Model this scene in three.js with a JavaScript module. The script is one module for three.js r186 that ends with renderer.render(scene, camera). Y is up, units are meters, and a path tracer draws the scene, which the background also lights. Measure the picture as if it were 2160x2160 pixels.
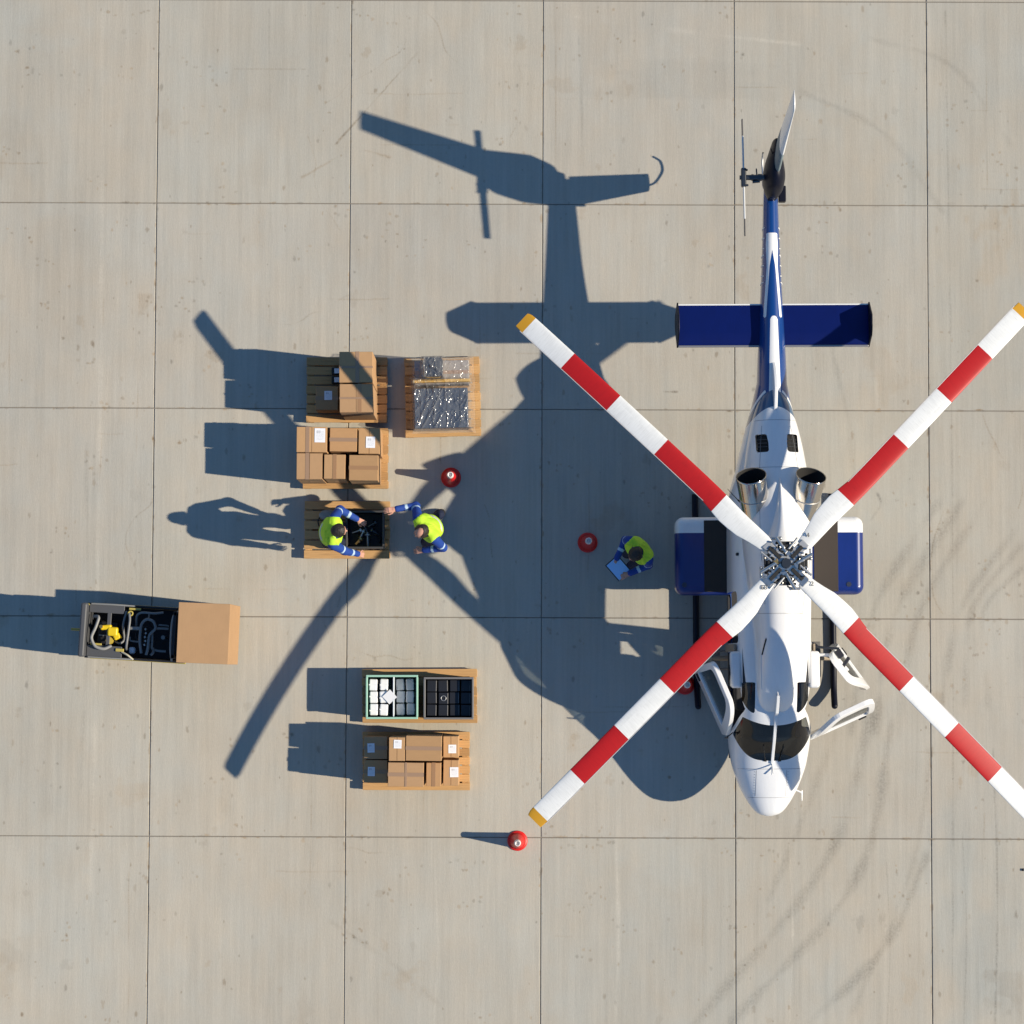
import * as THREE from 'three';
import { RoundedBoxGeometry } from 'three/addons/geometries/RoundedBoxGeometry.js';
import { mergeGeometries, mergeVertices } from 'three/addons/utils/BufferGeometryUtils.js';
import { FontLoader } from 'three/addons/loaders/FontLoader.js';
import { TextGeometry } from 'three/addons/geometries/TextGeometry.js';

// ------------------------------------------------------------------ camera, sky, sun, exposure
const scene = new THREE.Scene();
const camera = new THREE.PerspectiveCamera(22.72, 1, 0.5, 2000);
camera.up.set(0, 0, -1);
camera.position.set(0, 36.931, 2.259);
camera.lookAt(0, 0, 0);

const SKY_W = 128, SKY_H = 64, skyData = new Float32Array(SKY_W * SKY_H * 4);
const SUN = new THREE.Vector3(Math.cos(0.628) * Math.cos(0.113), Math.sin(0.628), Math.cos(0.628) * Math.sin(0.113));
for (let j = 0; j < SKY_H; j++) for (let i = 0; i < SKY_W; i++) {
  const el = ((j + 0.5) / SKY_H - 0.5) * Math.PI;               // row 0 is straight down
  const k = Math.pow(1 - Math.max(0, Math.sin(el)), 3.0);        // paler towards the horizon
  const o = (j * SKY_W + i) * 4;
  const zen = [0.055, 0.135, 0.30], hor = [0.22, 0.33, 0.48], gnd = [0.20, 0.185, 0.16];
  for (let c = 0; c < 3; c++) skyData[o + c] = el > 0 ? zen[c] + (hor[c] - zen[c]) * k : gnd[c];
  skyData[o + 3] = 1;
}
const sky = new THREE.DataTexture(skyData, SKY_W, SKY_H, THREE.RGBAFormat, THREE.FloatType);
sky.mapping = THREE.EquirectangularReflectionMapping;
sky.magFilter = THREE.LinearFilter; sky.minFilter = THREE.LinearFilter; sky.needsUpdate = true;
scene.background = sky; scene.environment = sky;

const sun = new THREE.DirectionalLight(new THREE.Color().setRGB(1.0, 0.90, 0.74), 4.6);
sun.position.copy(SUN).multiplyScalar(60);
sun.castShadow = true;
sun.shadow.mapSize.set(4096, 4096);
Object.assign(sun.shadow.camera, { left: -14, right: 14, top: 14, bottom: -14, near: 1, far: 120 });
scene.add(sun, sun.target);

const renderer = new THREE.WebGLRenderer({ antialias: true });
renderer.toneMapping = THREE.LinearToneMapping;
renderer.toneMappingExposure = 1.3;
renderer.shadowMap.enabled = true;

// ------------------------------------------------------------------ helpers
function rng(seed) { let a = seed >>> 0; return () => { a = (a + 0x6D2B79F5) | 0; let t = Math.imul(a ^ (a >>> 15), 1 | a); t = (t + Math.imul(t ^ (t >>> 7), 61 | t)) ^ t; return ((t ^ (t >>> 14)) >>> 0) / 4294967296; }; }
const rnd = rng(20417);
const V = (x, y, z) => new THREE.Vector3(x, y, z);
const lin = (r, g, b) => new THREE.Color().setRGB(r, g, b);
const lerp = (a, b, t) => a + (b - a) * t;
const clamp = (x, a = 0, b = 1) => Math.min(b, Math.max(a, x));
const sstep = (a, b, x) => { const t = clamp((x - a) / (b - a)); return t * t * (3 - 2 * t); };
const usedNames = {};
function numbered(n) { const k = usedNames[n] = (usedNames[n] ?? -1) + 1; return k ? `${n}_${String(k).padStart(3, '0')}` : n; }
function mesh(name, geo, mat, parent) {
  const m = new THREE.Mesh(geo, mat); m.name = parent === scene ? numbered(name) : name;
  if (mat.userData.planar) { const p = geo.attributes.position, uv = new Float32Array(p.count * 2), k = mat.userData.planar; for (let i = 0; i < p.count; i++) { uv[2 * i] = (p.getX(i) + p.getY(i) * 0.37) * k; uv[2 * i + 1] = (p.getZ(i) + p.getY(i) * 0.21) * k; } geo.setAttribute('uv', new THREE.BufferAttribute(uv, 2)); }
  m.castShadow = m.receiveShadow = true; (parent ?? scene).add(m); return m;
}
function tag(o, label, category, group, kind) {
  if (label) o.userData.label = label; if (category) o.userData.category = category;
  if (group) o.userData.group = group; if (kind) o.userData.kind = kind; return o;
}
function thing(name, label, category, pos = [0, 0, 0], turn = 0, group) {
  const g = new THREE.Group(); g.name = numbered(name); g.position.set(...pos); g.rotation.y = turn;
  scene.add(g); return tag(g, label, category, group);
}
const rbox = (x, y, z, r = 0.004, s = 1) => new RoundedBoxGeometry(x, y, z, s, Math.min(r, x * 0.49, y * 0.49, z * 0.49));
const moved = (g, x = 0, y = 0, z = 0, rx = 0, ry = 0, rz = 0) => { g.applyMatrix4(new THREE.Matrix4().compose(V(x, y, z), new THREE.Quaternion().setFromEuler(new THREE.Euler(rx, ry, rz)), V(1, 1, 1))); return g; };
function plain(g) { const n = g.index ? g.toNonIndexed() : g; const o = new THREE.BufferGeometry(); for (const k of ['position', 'normal', 'uv']) { if (n.attributes[k]) o.setAttribute(k, n.attributes[k]); } if (!o.attributes.uv) o.setAttribute('uv', new THREE.BufferAttribute(new Float32Array(o.attributes.position.count * 2), 2)); return o; }
const merge = (list) => mergeGeometries(list.map(plain));
function bar(a, b, r, r2 = r, seg = 10) {
  const A = V(...a), B = V(...b), L = A.distanceTo(B), g = new THREE.CylinderGeometry(r2, r, L, seg);
  const q = new THREE.Quaternion().setFromUnitVectors(V(0, 1, 0), B.clone().sub(A).normalize());
  g.applyMatrix4(new THREE.Matrix4().compose(A.add(B).multiplyScalar(0.5), q, V(1, 1, 1))); return g;
}
function tube(pts, r, seg = 24, rad = 8, closed = false) { return new THREE.TubeGeometry(new THREE.CatmullRomCurve3(pts.map(p => V(...p)), closed, 'catmullrom', 0.4), seg, r, rad, closed); }
// value noise
const NS = 256, nz = new Float32Array(NS * NS); { const q = rng(77); for (let i = 0; i < nz.length; i++) nz[i] = q(); }
function noise(x, y) {
  const xi = Math.floor(x), yi = Math.floor(y), fx = x - xi, fy = y - yi, u = fx * fx * (3 - 2 * fx), v = fy * fy * (3 - 2 * fy);
  const a = (xi & 255), b = ((xi + 1) & 255), c = (yi & 255) * NS, d = ((yi + 1) & 255) * NS;
  return lerp(lerp(nz[c + a], nz[c + b], u), lerp(nz[d + a], nz[d + b], u), v);
}
const fbm = (x, y, o = 4) => { let s = 0, a = 0.5, t = 0; for (let i = 0; i < o; i++) { s += a * noise(x, y); t += a; x = x * 2.03 + 17.1; y = y * 2.03 + 9.7; a *= 0.5; } return s / t; };
function dataTex(w, h, fn, srgb = true, wrap = THREE.RepeatWrapping) {
  const d = new Uint8Array(w * h * 4), c = [0, 0, 0];
  for (let j = 0; j < h; j++) for (let i = 0; i < w; i++) { fn(i, j, c); const o = (j * w + i) * 4; for (let k = 0; k < 3; k++) d[o + k] = clamp(c[k], 0, 1) * 255; d[o + 3] = 255; }
  const t = new THREE.DataTexture(d, w, h); t.wrapS = t.wrapT = wrap; t.magFilter = THREE.LinearFilter; t.minFilter = THREE.LinearMipmapLinearFilter; t.generateMipmaps = true;
  if (srgb) t.colorSpace = THREE.SRGBColorSpace; t.needsUpdate = true; return t;
}
const std = (c, rough = 0.6, o = {}) => new THREE.MeshStandardMaterial({ color: c, roughness: rough, ...o });
const phys = (c, rough = 0.4, o = {}) => new THREE.MeshPhysicalMaterial({ color: c, roughness: rough, ...o });

// ------------------------------------------------------------------ the concrete apron
const TEX_M = 18;                                                   // metres covered by the concrete texture
const toSrgb = x => x <= 0.0031308 ? 12.92 * x : 1.055 * Math.pow(x, 1 / 2.4) - 0.055;
const GT = 2048, gl = new Float32Array(GT * GT), gw = new Float32Array(GT * GT);   // tone and warm tint
for (let j = 0; j < GT; j++) for (let i = 0; i < GT; i++) {
  const x = i / GT * TEX_M, z = j / GT * TEX_M, o = j * GT + i;
  const streak = noise(x * 42, z * 1.3 + 5 * noise(x * 3, 0)) - 0.5, streak2 = noise(x * 13 + 40, z * 0.45) - 0.5, streak3 = noise(x * 105, z * 3.4) - 0.5;
  const blot = fbm(x * 0.55 + 3, z * 0.4 + 8, 5) - 0.5, mid = fbm(x * 3.1, z * 2.2 + 31, 4) - 0.5, fine = noise(x * 70, z * 66) - 0.5;
  gl[o] = 1 + 0.075 * streak + 0.07 * streak2 + 0.055 * streak3 + 0.15 * blot + 0.08 * mid + 0.06 * fine;
  gw[o] = (fbm(x * 1.7 + 90, z * 1.2, 3) - 0.5) * 0.08 + (noise(x * 9, z * 5 + 60) - 0.5) * 0.03;
}
const gpx = x => (x + TEX_M / 2) / TEX_M * GT;
function dab(x, z, rx, rz, amt, warm = 0, rag = 0.6, seed = 0) {     // a ragged stain
  const x0 = Math.floor(gpx(x - rx * 1.5)), x1 = Math.ceil(gpx(x + rx * 1.5)), z0 = Math.floor(gpx(z - rz * 1.5)), z1 = Math.ceil(gpx(z + rz * 1.5));
  for (let j = Math.max(0, z0); j <= Math.min(GT - 1, z1); j++) for (let i = Math.max(0, x0); i <= Math.min(GT - 1, x1); i++) {
    const dx = ((i + 0.5) / GT * TEX_M - TEX_M / 2 - x) / rx, dz = ((j + 0.5) / GT * TEX_M - TEX_M / 2 - z) / rz;
    const d = Math.hypot(dx, dz) + rag * (fbm(dx * 1.6 + seed, dz * 1.6 + seed * 2.3, 3) - 0.5) * 2, w = 1 - sstep(0.35, 1, d);
    if (w > 0) { gl[j * GT + i] += amt * w; gw[j * GT + i] += warm * w; }
  }
}
function scuff(pts, wid, amt, broken = 0.45, warm = 0, seed = 1) {    // a track, crack or scratch along points
  const c = new THREE.CatmullRomCurve3(pts.map(p => V(p[0], 0, p[1]))), L = c.getLength(), n = Math.ceil(L / 0.012);
  for (let k = 0; k <= n; k++) {
    const p = c.getPoint(k / n), s = k / n * L, vis = sstep(broken - 0.2, broken + 0.2, fbm(s * 1.7 + seed * 13, seed * 7.7, 3));
    if (vis <= 0) continue;
    const w = wid * (0.6 + 0.8 * noise(s * 3, seed * 5)), r = Math.max(1, Math.ceil(w / TEX_M * GT));
    const ci = Math.round(gpx(p.x)), cj = Math.round(gpx(p.z));
    for (let b = -r; b <= r; b++) for (let a = -r; a <= r; a++) {
      const i = ci + a, j = cj + b; if (i < 0 || j < 0 || i >= GT || j >= GT) continue;
      const q = Math.hypot(a, b) / r; if (q > 1) continue;
      const m = amt * vis * (1 - q) * 0.35 * (0.4 + 1.2 * noise(i * 0.5, j * 0.5)); gl[j * GT + i] = amt < 0 ? Math.max(gl[j * GT + i] + m, 0.45) : Math.min(gl[j * GT + i] + m, 1.3); gw[j * GT + i] += warm * vis * (1 - q) * 0.1;
    }
  }
}
{
  const q = rng(991);
  for (let k = 0; k < 900; k++) { const s = 0.012 + 0.03 * q() * q(); dab((q() - 0.5) * 17.5, (q() - 0.5) * 17.5, s, s * (0.8 + 1.6 * q()), -0.1 - 0.22 * q(), 0.08 * q(), 0.5, k); }
  for (let k = 0; k < 120; k++) { const s = 0.04 + 0.12 * q() * q(); dab((q() - 0.5) * 17, (q() - 0.5) * 17, s, s * (0.7 + q()), -0.05 - 0.06 * q(), 0.05 * q(), 0.9, k + 7); }
  for (let k = 0; k < 34; k++) dab((q() - 0.5) * 16, (q() - 0.5) * 16, 0.5 + q(), 0.5 + 1.2 * q(), (q() - 0.45) * 0.06, (q() - 0.5) * 0.05, 1, k * 3);
  for (let k = 0; k < 70; k++) { const x = (q() - 0.5) * 16, z = (q() - 0.5) * 16, l = 0.3 + 1.4 * q(), hz = q() < 0.4; scuff(hz ? [[x, z], [x + l * 0.5, z + 0.02 * q()], [x + l, z + 0.03 * (q() - 0.5)]] : [[x, z], [x + 0.03 * (q() - 0.5), z + l], [x + 0.05 * (q() - 0.5), z + 2 * l]], 0.012, -0.22, 0.55, 0.3, k + 3); }
  for (let k = 0; k < 260; k++) { const x = (q() - 0.5) * 17, z = (q() - 0.5) * 17, n = 2 + Math.floor(q() * 4); for (let i = 0; i < n; i++) dab(x + (q() - 0.5) * 0.35, z + (q() - 0.5) * 0.2, 0.018 + 0.02 * q(), 0.018 + 0.02 * q(), -0.1 - 0.16 * q(), 0.1 * q(), 0.5, k * 9 + i); }
  for (let k = 0; k < 22; k++) dab((q() - 0.5) * 16, (q() - 0.5) * 16, 0.1 + 0.25 * q(), 0.15 + 0.5 * q(), -0.03 - 0.05 * q(), 0.06 * q(), 1.1, k * 5 + 2);
  for (let k = 0; k < 14; k++) { let x = (q() - 0.5) * 15, z = (q() - 0.5) * 15, a = q() * 6.28; const pts = [[x, z]]; for (let i = 0; i < 7; i++) { a += (q() - 0.5) * 1.1; x += 0.22 * Math.cos(a); z += 0.22 * Math.sin(a); pts.push([x, z]); } scuff(pts, 0.009, -0.3, 0.42, 0.3, 200 + k); }
  for (let k = 0; k < 26; k++) { const x = (q() - 0.5) * 16, z = (q() - 0.5) * 14, w = 0.25 + 0.7 * q(); for (let i = 0; i < 5; i++) dab(x + (q() - 0.5) * 0.1, z + i * w * 0.5, 0.05 + 0.07 * q(), w * 0.5, (q() - 0.5) * 0.05, 0.03 * (q() - 0.5), 1.2, k * 31 + i); }
  for (const zj of [-4.51, -1.497, 1.532, 4.697]) for (let k = 0; k < 60; k++) dab((q() - 0.5) * 16, zj + (q() - 0.5) * 0.035, 0.02 + 0.06 * q(), 0.012 + 0.012 * q(), -0.12 - 0.15 * q(), 0.15 * q(), 0.8, k);
  for (const xj of [-5.215, -2.385, 0.432, 3.236, 6.058]) for (let k = 0; k < 60; k++) dab(xj + (q() - 0.5) * 0.035, (q() - 0.5) * 16, 0.012 + 0.012 * q(), 0.02 + 0.07 * q(), -0.12 - 0.15 * q(), 0.15 * q(), 0.8, k);
  // pale screed seams that run down the bays and the darker older strip at the right edge
  for (const [x, z0, z1, w, a] of [[-6.05, -7.4, 5.5, 0.05, 0.06], [0.95, -7, -4.6, 0.02, -0.1], [6.34, -7.4, 7.4, 0.016, -0.2], [6.95, 3.4, 7.4, 0.02, -0.25], [6.5, 4.6, 7.4, 0.014, -0.25], [4.0, 4.7, 7.4, 0.02, 0.16], [-6.2, -1, 4, 0.03, -0.08], [5.4, 5, 7.4, 0.012, -0.2], [-3.6, -7.4, 0, 0.02, -0.1], [1.5, 4.7, 7.4, 0.03, 0.12], [-1.1, 5, 7.4, 0.02, 0.1]]) scuff([[x, z0], [x + 0.05, (z0 + z1) / 2], [x, z1]], w, a, 0.3, 0, x + 20);
  // tyre tracks sweeping down the right-hand side
  const arc = (x0, z0, x1, z1, x2, z2, w, a, s) => scuff([[x0, z0], [x1, z1], [x2, z2]], w, a, 0.34, 0, s);
  for (let k = 0; k < 3; k++) { const d = k * 0.34; arc(6.2 + d, -0.2, 5.2 + d, 1.5, 4.9 + d, 3.2, 0.09, -0.05, 31 + k); arc(7.4, 0.1 + d, 6.5 + d * 0.5, 1.4, 6.2 + d, 2.8, 0.07, -0.05, 36 + k); }
  arc(5.2, 2.9, 4.6, 4.9, 2.6, 7.4, 0.11, -0.05, 41); arc(5.5, 3.0, 5.0, 5.2, 3.1, 7.4, 0.1, -0.05, 42); arc(6.0, 4.9, 5.4, 6.2, 4.2, 7.4, 0.09, -0.055, 43); arc(6.1, 3.0, 5.8, 5.0, 4.9, 7.2, 0.06, -0.045, 44); arc(4.9, 2.6, 4.2, 4.4, 3.7, 5.6, 0.08, -0.04, 45);
  arc(4.2, -6.2, 5.4, -5.6, 6.3, -4.4, 0.06, -0.05, 46); arc(5.2, -7, 6.4, -6.6, 7.3, -5.4, 0.06, -0.05, 47); arc(4.6, -2.6, 4.9, -1.2, 5.0, 0.6, 0.06, -0.045, 48);
  // dark curved crack at the upper left and the brighter scrape along the top edge
  scuff([[-2.6, -5.4], [-1.9, -6.2], [-1.2, -7.0]], 0.02, -0.5, 0.5, 0.4, 51); scuff([[-4.1, -6.5], [-3.2, -6.5], [-2.9, -6.5]], 0.012, -0.4, 0.35, 0.3, 52);
  scuff([[0.9, -7.3], [2.4, -7.1], [4.2, -6.9]], 0.05, 0.1, 0.5, 0, 53); scuff([[-3.1, -4.9], [-2.3, -5.3], [-1.8, -5.2]], 0.02, -0.3, 0.55, 0.4, 54);
  scuff([[-2.6, 5.9], [-1.7, 6.5], [-0.8, 7.3]], 0.05, -0.05, 0.5, 0.03, 55); dab(6.9, 6.1, 0.9, 1.7, -0.07, -0.06, 0.8, 5); dab(2.3, -6.4, 1.9, 0.35, -0.05, 0, 0.9, 6); dab(5.0, 5.9, 0.1, 0.16, -0.14, 0, 0.8, 9); dab(5.35, 5.85, 0.06, 0.12, -0.12, 0, 0.8, 12); dab(0.8, 4.0, 0.14, 0.12, -0.07, 0, 0.9, 14);
  scuff([[2.2, -1.77], [2.4, -1.77]], 0.02, -0.5, 0.1, 0.2, 58); scuff([[5.2, 0.1], [5.35, -0.15], [5.3, -0.3]], 0.03, -0.2, 0.3, 0, 59);
}
const concreteTex = dataTex(GT, GT, (i, j, c) => {
  const l = gl[j * GT + i], w = gw[j * GT + i];
  c[0] = toSrgb(0.405 * l * (1 + w * 0.7)); c[1] = toSrgb(0.375 * l * (1 - w * 0.25)); c[2] = toSrgb(0.315 * l * (1 - w * 1.2));
}, true, THREE.MirroredRepeatWrapping);
const concreteBump = dataTex(512, 512, (i, j, c) => { const v = 0.5 + 0.5 * (noise(i * 0.9, j * 0.08) - 0.5) + 0.4 * (noise(i * 0.5, j * 0.5) - 0.5); c[0] = c[1] = c[2] = v; }, false);
concreteBump.repeat.set(9, 9);
const slabMats = [[1, 1, 1], [0.96, 0.965, 0.975], [1.03, 1.025, 1.01], [0.985, 0.975, 0.96], [0.975, 0.985, 0.985]].map(k => std(lin(...k), 0.92, { map: concreteTex, bumpMap: concreteBump, bumpScale: 0.0015 }));

const ground = mesh('ground', new THREE.PlaneGeometry(1600, 1600), std(lin(0.39, 0.36, 0.30), 0.95), scene);
ground.rotation.x = -Math.PI / 2; ground.position.y = -0.05; tag(ground, 'wide concrete airfield beyond the slabs', null, null, 'structure');
const apron = new THREE.Group(); apron.name = 'apron'; scene.add(apron); apron.rotation.y = -0.0035;
tag(apron, 'sunlit pale concrete apron of large slabs with thin dark joints', null, null, 'structure');
{
  const xs = [-13.69, -10.87, -8.05, -5.215, -2.385, 0.432, 3.236, 6.058, 8.88, 11.7, 14.5], zs = [-13.6, -10.55, -7.53, -4.51, -1.497, 1.532, 4.697, 7.85, 10.95, 14.05];
  const sealant = mesh('joint_sealant', new THREE.PlaneGeometry(28.1, 27.5), std(lin(0.2, 0.175, 0.145), 0.9), apron);
  sealant.rotation.x = -Math.PI / 2; sealant.position.set(0.4, -0.012, 0.2);
  const G = 0.0055, B = 0.006;
  let n = 0;
  for (let j = 0; j < zs.length - 1; j++) for (let i = 0; i < xs.length - 1; i++) {
    const j4 = () => (rnd() - 0.5) * 0.003;
    const x0 = xs[i] + G + j4(), x1 = xs[i + 1] - G + j4(), z0 = zs[j] + G + j4(), z1 = zs[j + 1] - G + j4(), y = 0;
    const ring = (e, yy) => [[x0 + e, yy, z0 + e], [x1 - e, yy, z0 + e], [x1 - e, yy, z1 - e], [x0 + e, yy, z1 - e]];
    const T = ring(B, y), M = ring(0, y - B), L = ring(0, y - 0.045), pos = [];
    const quad = (a, b, c, d) => pos.push(...a, ...d, ...c, ...a, ...c, ...b);
    quad(T[0], T[1], T[2], T[3]);
    for (let k = 0; k < 4; k++) { const k2 = (k + 1) % 4; quad(T[k2], T[k], M[k], M[k2]); quad(M[k2], M[k], L[k], L[k2]); }
    const g = new THREE.BufferGeometry(); g.setAttribute('position', new THREE.Float32BufferAttribute(pos, 3));
    const uv = []; for (let k = 0; k < pos.length; k += 3) uv.push(pos[k] / TEX_M + 0.5, pos[k + 2] / TEX_M + 0.5);
    g.setAttribute('uv', new THREE.Float32BufferAttribute(uv, 2)); g.computeVertexNormals();
    mesh('slab', g, slabMats[Math.floor(rnd() * 5) % 5 + 0 * n++], apron);
  }
}

// ------------------------------------------------------------------ materials shared by the objects
const grimeTex = dataTex(512, 512, (i, j, c) => { let g = 1 + 0.05 * (fbm(i * 0.02, j * 0.02, 4) - 0.5) + 0.035 * (noise(i * 0.25, j * 0.03) - 0.5) + 0.03 * (noise(i * 0.6, j * 0.6) - 0.5); const sp = noise(i * 0.33 + 50, j * 0.33); if (sp > 0.93) g -= (sp - 0.93) * 2.2; g = Math.min(1, g - 0.02); c[0] = toSrgb(g); c[1] = toSrgb(g * 0.995); c[2] = toSrgb(g * 0.985); });
const wornTex = dataTex(512, 512, (i, j, c) => { let g = 0.95 + 0.16 * (fbm(i * 0.025, j * 0.025, 5) - 0.5) + 0.1 * (noise(i * 0.5, j * 0.04) - 0.5); const sc = noise(i * 0.9, j * 0.05 + 30); if (sc > 0.9) g -= (sc - 0.9) * 1.8; g = clamp(g); c[0] = toSrgb(g); c[1] = toSrgb(g); c[2] = toSrgb(g * 0.98); });
const planar = (m, k) => { m.userData.planar = k; return m; };
const whitePaint = phys(lin(0.82, 0.82, 0.81), 0.34, { map: grimeTex, clearcoat: 0.6, clearcoatRoughness: 0.12 });
const bladeWhite = std(lin(0.82, 0.82, 0.80), 0.45, { map: wornTex });
const podPaint = phys(lin(0.001, 0.018, 0.16), 0.35, { map: wornTex, clearcoat: 0.4, clearcoatRoughness: 0.1 });
const bluePaint = phys(lin(0.001, 0.042, 0.20), 0.3, { clearcoat: 0.9, clearcoatRoughness: 0.05 });
const navyPaint = phys(lin(0.0006, 0.0075, 0.095), 0.4, { map: wornTex, clearcoat: 0.1, clearcoatRoughness: 0.1, specularIntensity: 0.4 });
const tealPaint = phys(lin(0.004, 0.085, 0.20), 0.32, { clearcoat: 0.8, clearcoatRoughness: 0.1 });
const blackPaint = phys(lin(0.003, 0.004, 0.012), 0.45, { specularIntensity: 0.5 });
const matteBlack = std(lin(0.012, 0.012, 0.012), 0.7);
const rubber = std(lin(0.02, 0.019, 0.018), 0.85);
const bladeRed = std(lin(0.47, 0.004, 0.004), 0.5, { map: wornTex });
const bladeYellow = std(lin(0.60, 0.30, 0.015), 0.5);
const finGrey = std(lin(0.16, 0.2, 0.21), 0.5);
const edgeMetal = std(lin(0.35, 0.33, 0.33), 0.4, { metalness: 0.7 });
const chrome = std(lin(0.62, 0.60, 0.55), 0.3, { metalness: 1 });
const steel = std(lin(0.5, 0.5, 0.49), 0.48, { metalness: 0.9 });
const darkSteel = std(lin(0.09, 0.095, 0.10), 0.3, { metalness: 0.8 });
const brass = std(lin(0.62, 0.42, 0.16), 0.3, { metalness: 0.9 });
const soot = std(lin(0.012, 0.011, 0.010), 0.85);
const interiorGrey = std(lin(0.035, 0.035, 0.038), 0.75);
const seatFabric = std(lin(0.05, 0.05, 0.055), 0.9);
const tanTrim = std(lin(0.30, 0.24, 0.17), 0.8);
for (const m of [whitePaint, bladeWhite, bladeRed, navyPaint, podPaint]) planar(m, 0.6);
const glass = phys(lin(0.42, 0.46, 0.47), 0.02, { transmission: 1, thickness: 0, ior: 1.5 });
const darkGlass = phys(lin(0.07, 0.08, 0.10), 0.03, { transmission: 1, thickness: 0, ior: 1.5 });

// ------------------------------------------------------------------ lofted bodies and clipping
function table(rows, z) {                                            // smooth interpolation of rows sorted by z
  let i = 0; while (i < rows.length - 2 && z > rows[i + 1][0]) i++;
  const a = rows[i], b = rows[i + 1], p = rows[Math.max(0, i - 1)], n = rows[Math.min(rows.length - 1, i + 2)], h = b[0] - a[0], t = clamp((z - a[0]) / h);
  return a.map((v, k) => {
    const d = (b[k] - v) / h, d0 = p === a ? d : (v - p[k]) / (a[0] - p[0]), d1 = n === b ? d : (n[k] - b[k]) / (n[0] - b[0]);
    let m0 = p === a ? d : (d0 * d <= 0 ? 0 : 2 * d0 * d / (d0 + d)), m1 = n === b ? d : (d1 * d <= 0 ? 0 : 2 * d1 * d / (d1 + d));
    const t2 = t * t, t3 = t2 * t;
    return (2 * t3 - 3 * t2 + 1) * v + (t3 - 2 * t2 + t) * h * m0 + (-2 * t3 + 3 * t2) * b[k] + (t3 - t2) * h * m1;
  });
}
// rows: [z, centre x, half width, bottom y, widest y, top y, exponent above, exponent below]
function loft(rows, step, nu) {
  rows = [...rows].sort((a, b) => a[0] - b[0]);
  const z0 = rows[0][0], z1 = rows[rows.length - 1][0], nv = Math.ceil((z1 - z0) / step), pos = [], idx = [];
  for (let j = 0; j <= nv; j++) {
    const t = j / nv, z = z0 + (z1 - z0) * (0.5 - 0.5 * Math.cos(Math.PI * t)) * 0.35 + (z1 - z0) * t * 0.65, r = table(rows, z);
    for (let i = 0; i < nu; i++) {
      const a = i / nu * Math.PI * 2, c = Math.cos(a), s = Math.sin(a), e = 2 / (s >= 0 ? r[6] : r[7]);
      pos.push(r[1] + r[2] * Math.sign(c) * Math.pow(Math.abs(c), e), r[4] + (s >= 0 ? r[5] - r[4] : r[4] - r[3]) * Math.sign(s) * Math.pow(Math.abs(s), e), z);
    }
  }
  for (let j = 0; j < nv; j++) for (let i = 0; i < nu; i++) { const a = j * nu + i, b = j * nu + (i + 1) % nu; idx.push(a, b, a + nu, b, b + nu, a + nu); }
  for (const [j, f] of [[0, 1], [nv, -1]]) {                          // end caps
    const c = pos.length / 3, r = table(rows, j ? z1 : z0); pos.push(r[1], r[4], r[0]);
    for (let i = 0; i < nu; i++) { const a = j * nu + i, b = j * nu + (i + 1) % nu; f > 0 ? idx.push(c, b, a) : idx.push(c, a, b); }
  }
  const g = new THREE.BufferGeometry(); g.setAttribute('position', new THREE.Float32BufferAttribute(pos, 3)); g.setIndex(idx); g.computeVertexNormals(); return g;
}
function clip(geo, fn) {                                             // [part where fn > 0, the rest], cut cleanly along fn = 0
  const g = geo.index ? geo.toNonIndexed() : geo, P = g.attributes.position.array, N = g.attributes.normal.array, out = [[[], []], [[], []]];
  const vert = k => ({ p: [P[k], P[k + 1], P[k + 2]], n: [N[k], N[k + 1], N[k + 2]] });
  const mix = (a, b, t) => ({ p: a.p.map((v, i) => lerp(v, b.p[i], t)), n: a.n.map((v, i) => lerp(v, b.n[i], t)) });
  for (let k = 0; k < P.length; k += 9) {
    const v = [vert(k), vert(k + 3), vert(k + 6)]; for (const q of v) q.d = fn(...q.p);
    for (const side of [0, 1]) {
      const poly = [];
      for (let i = 0; i < 3; i++) {
        const a = v[i], b = v[(i + 1) % 3], ia = side ? a.d <= 0 : a.d > 0, ib = side ? b.d <= 0 : b.d > 0;
        if (ia) poly.push(a); if (ia !== ib) poly.push(mix(a, b, a.d / (a.d - b.d)));
      }
      for (let i = 1; i < poly.length - 1; i++) for (const q of [poly[0], poly[i], poly[i + 1]]) { out[side][0].push(...q.p); out[side][1].push(...q.n); }
    }
  }
  return out.map(([p, n]) => { const o = new THREE.BufferGeometry(); o.setAttribute('position', new THREE.Float32BufferAttribute(p, 3)); o.setAttribute('normal', new THREE.Float32BufferAttribute(n, 3)); o.setAttribute('uv', new THREE.Float32BufferAttribute(new Float32Array(p.length / 3 * 2), 2)); return o; });
}
function inset(g, d) { const p = g.attributes.position, n = g.attributes.normal; for (let i = 0; i < p.count; i++) p.setXYZ(i, p.getX(i) - n.getX(i) * d, p.getY(i) - n.getY(i) * d, p.getZ(i) - n.getZ(i) * d); return g; }

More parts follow.
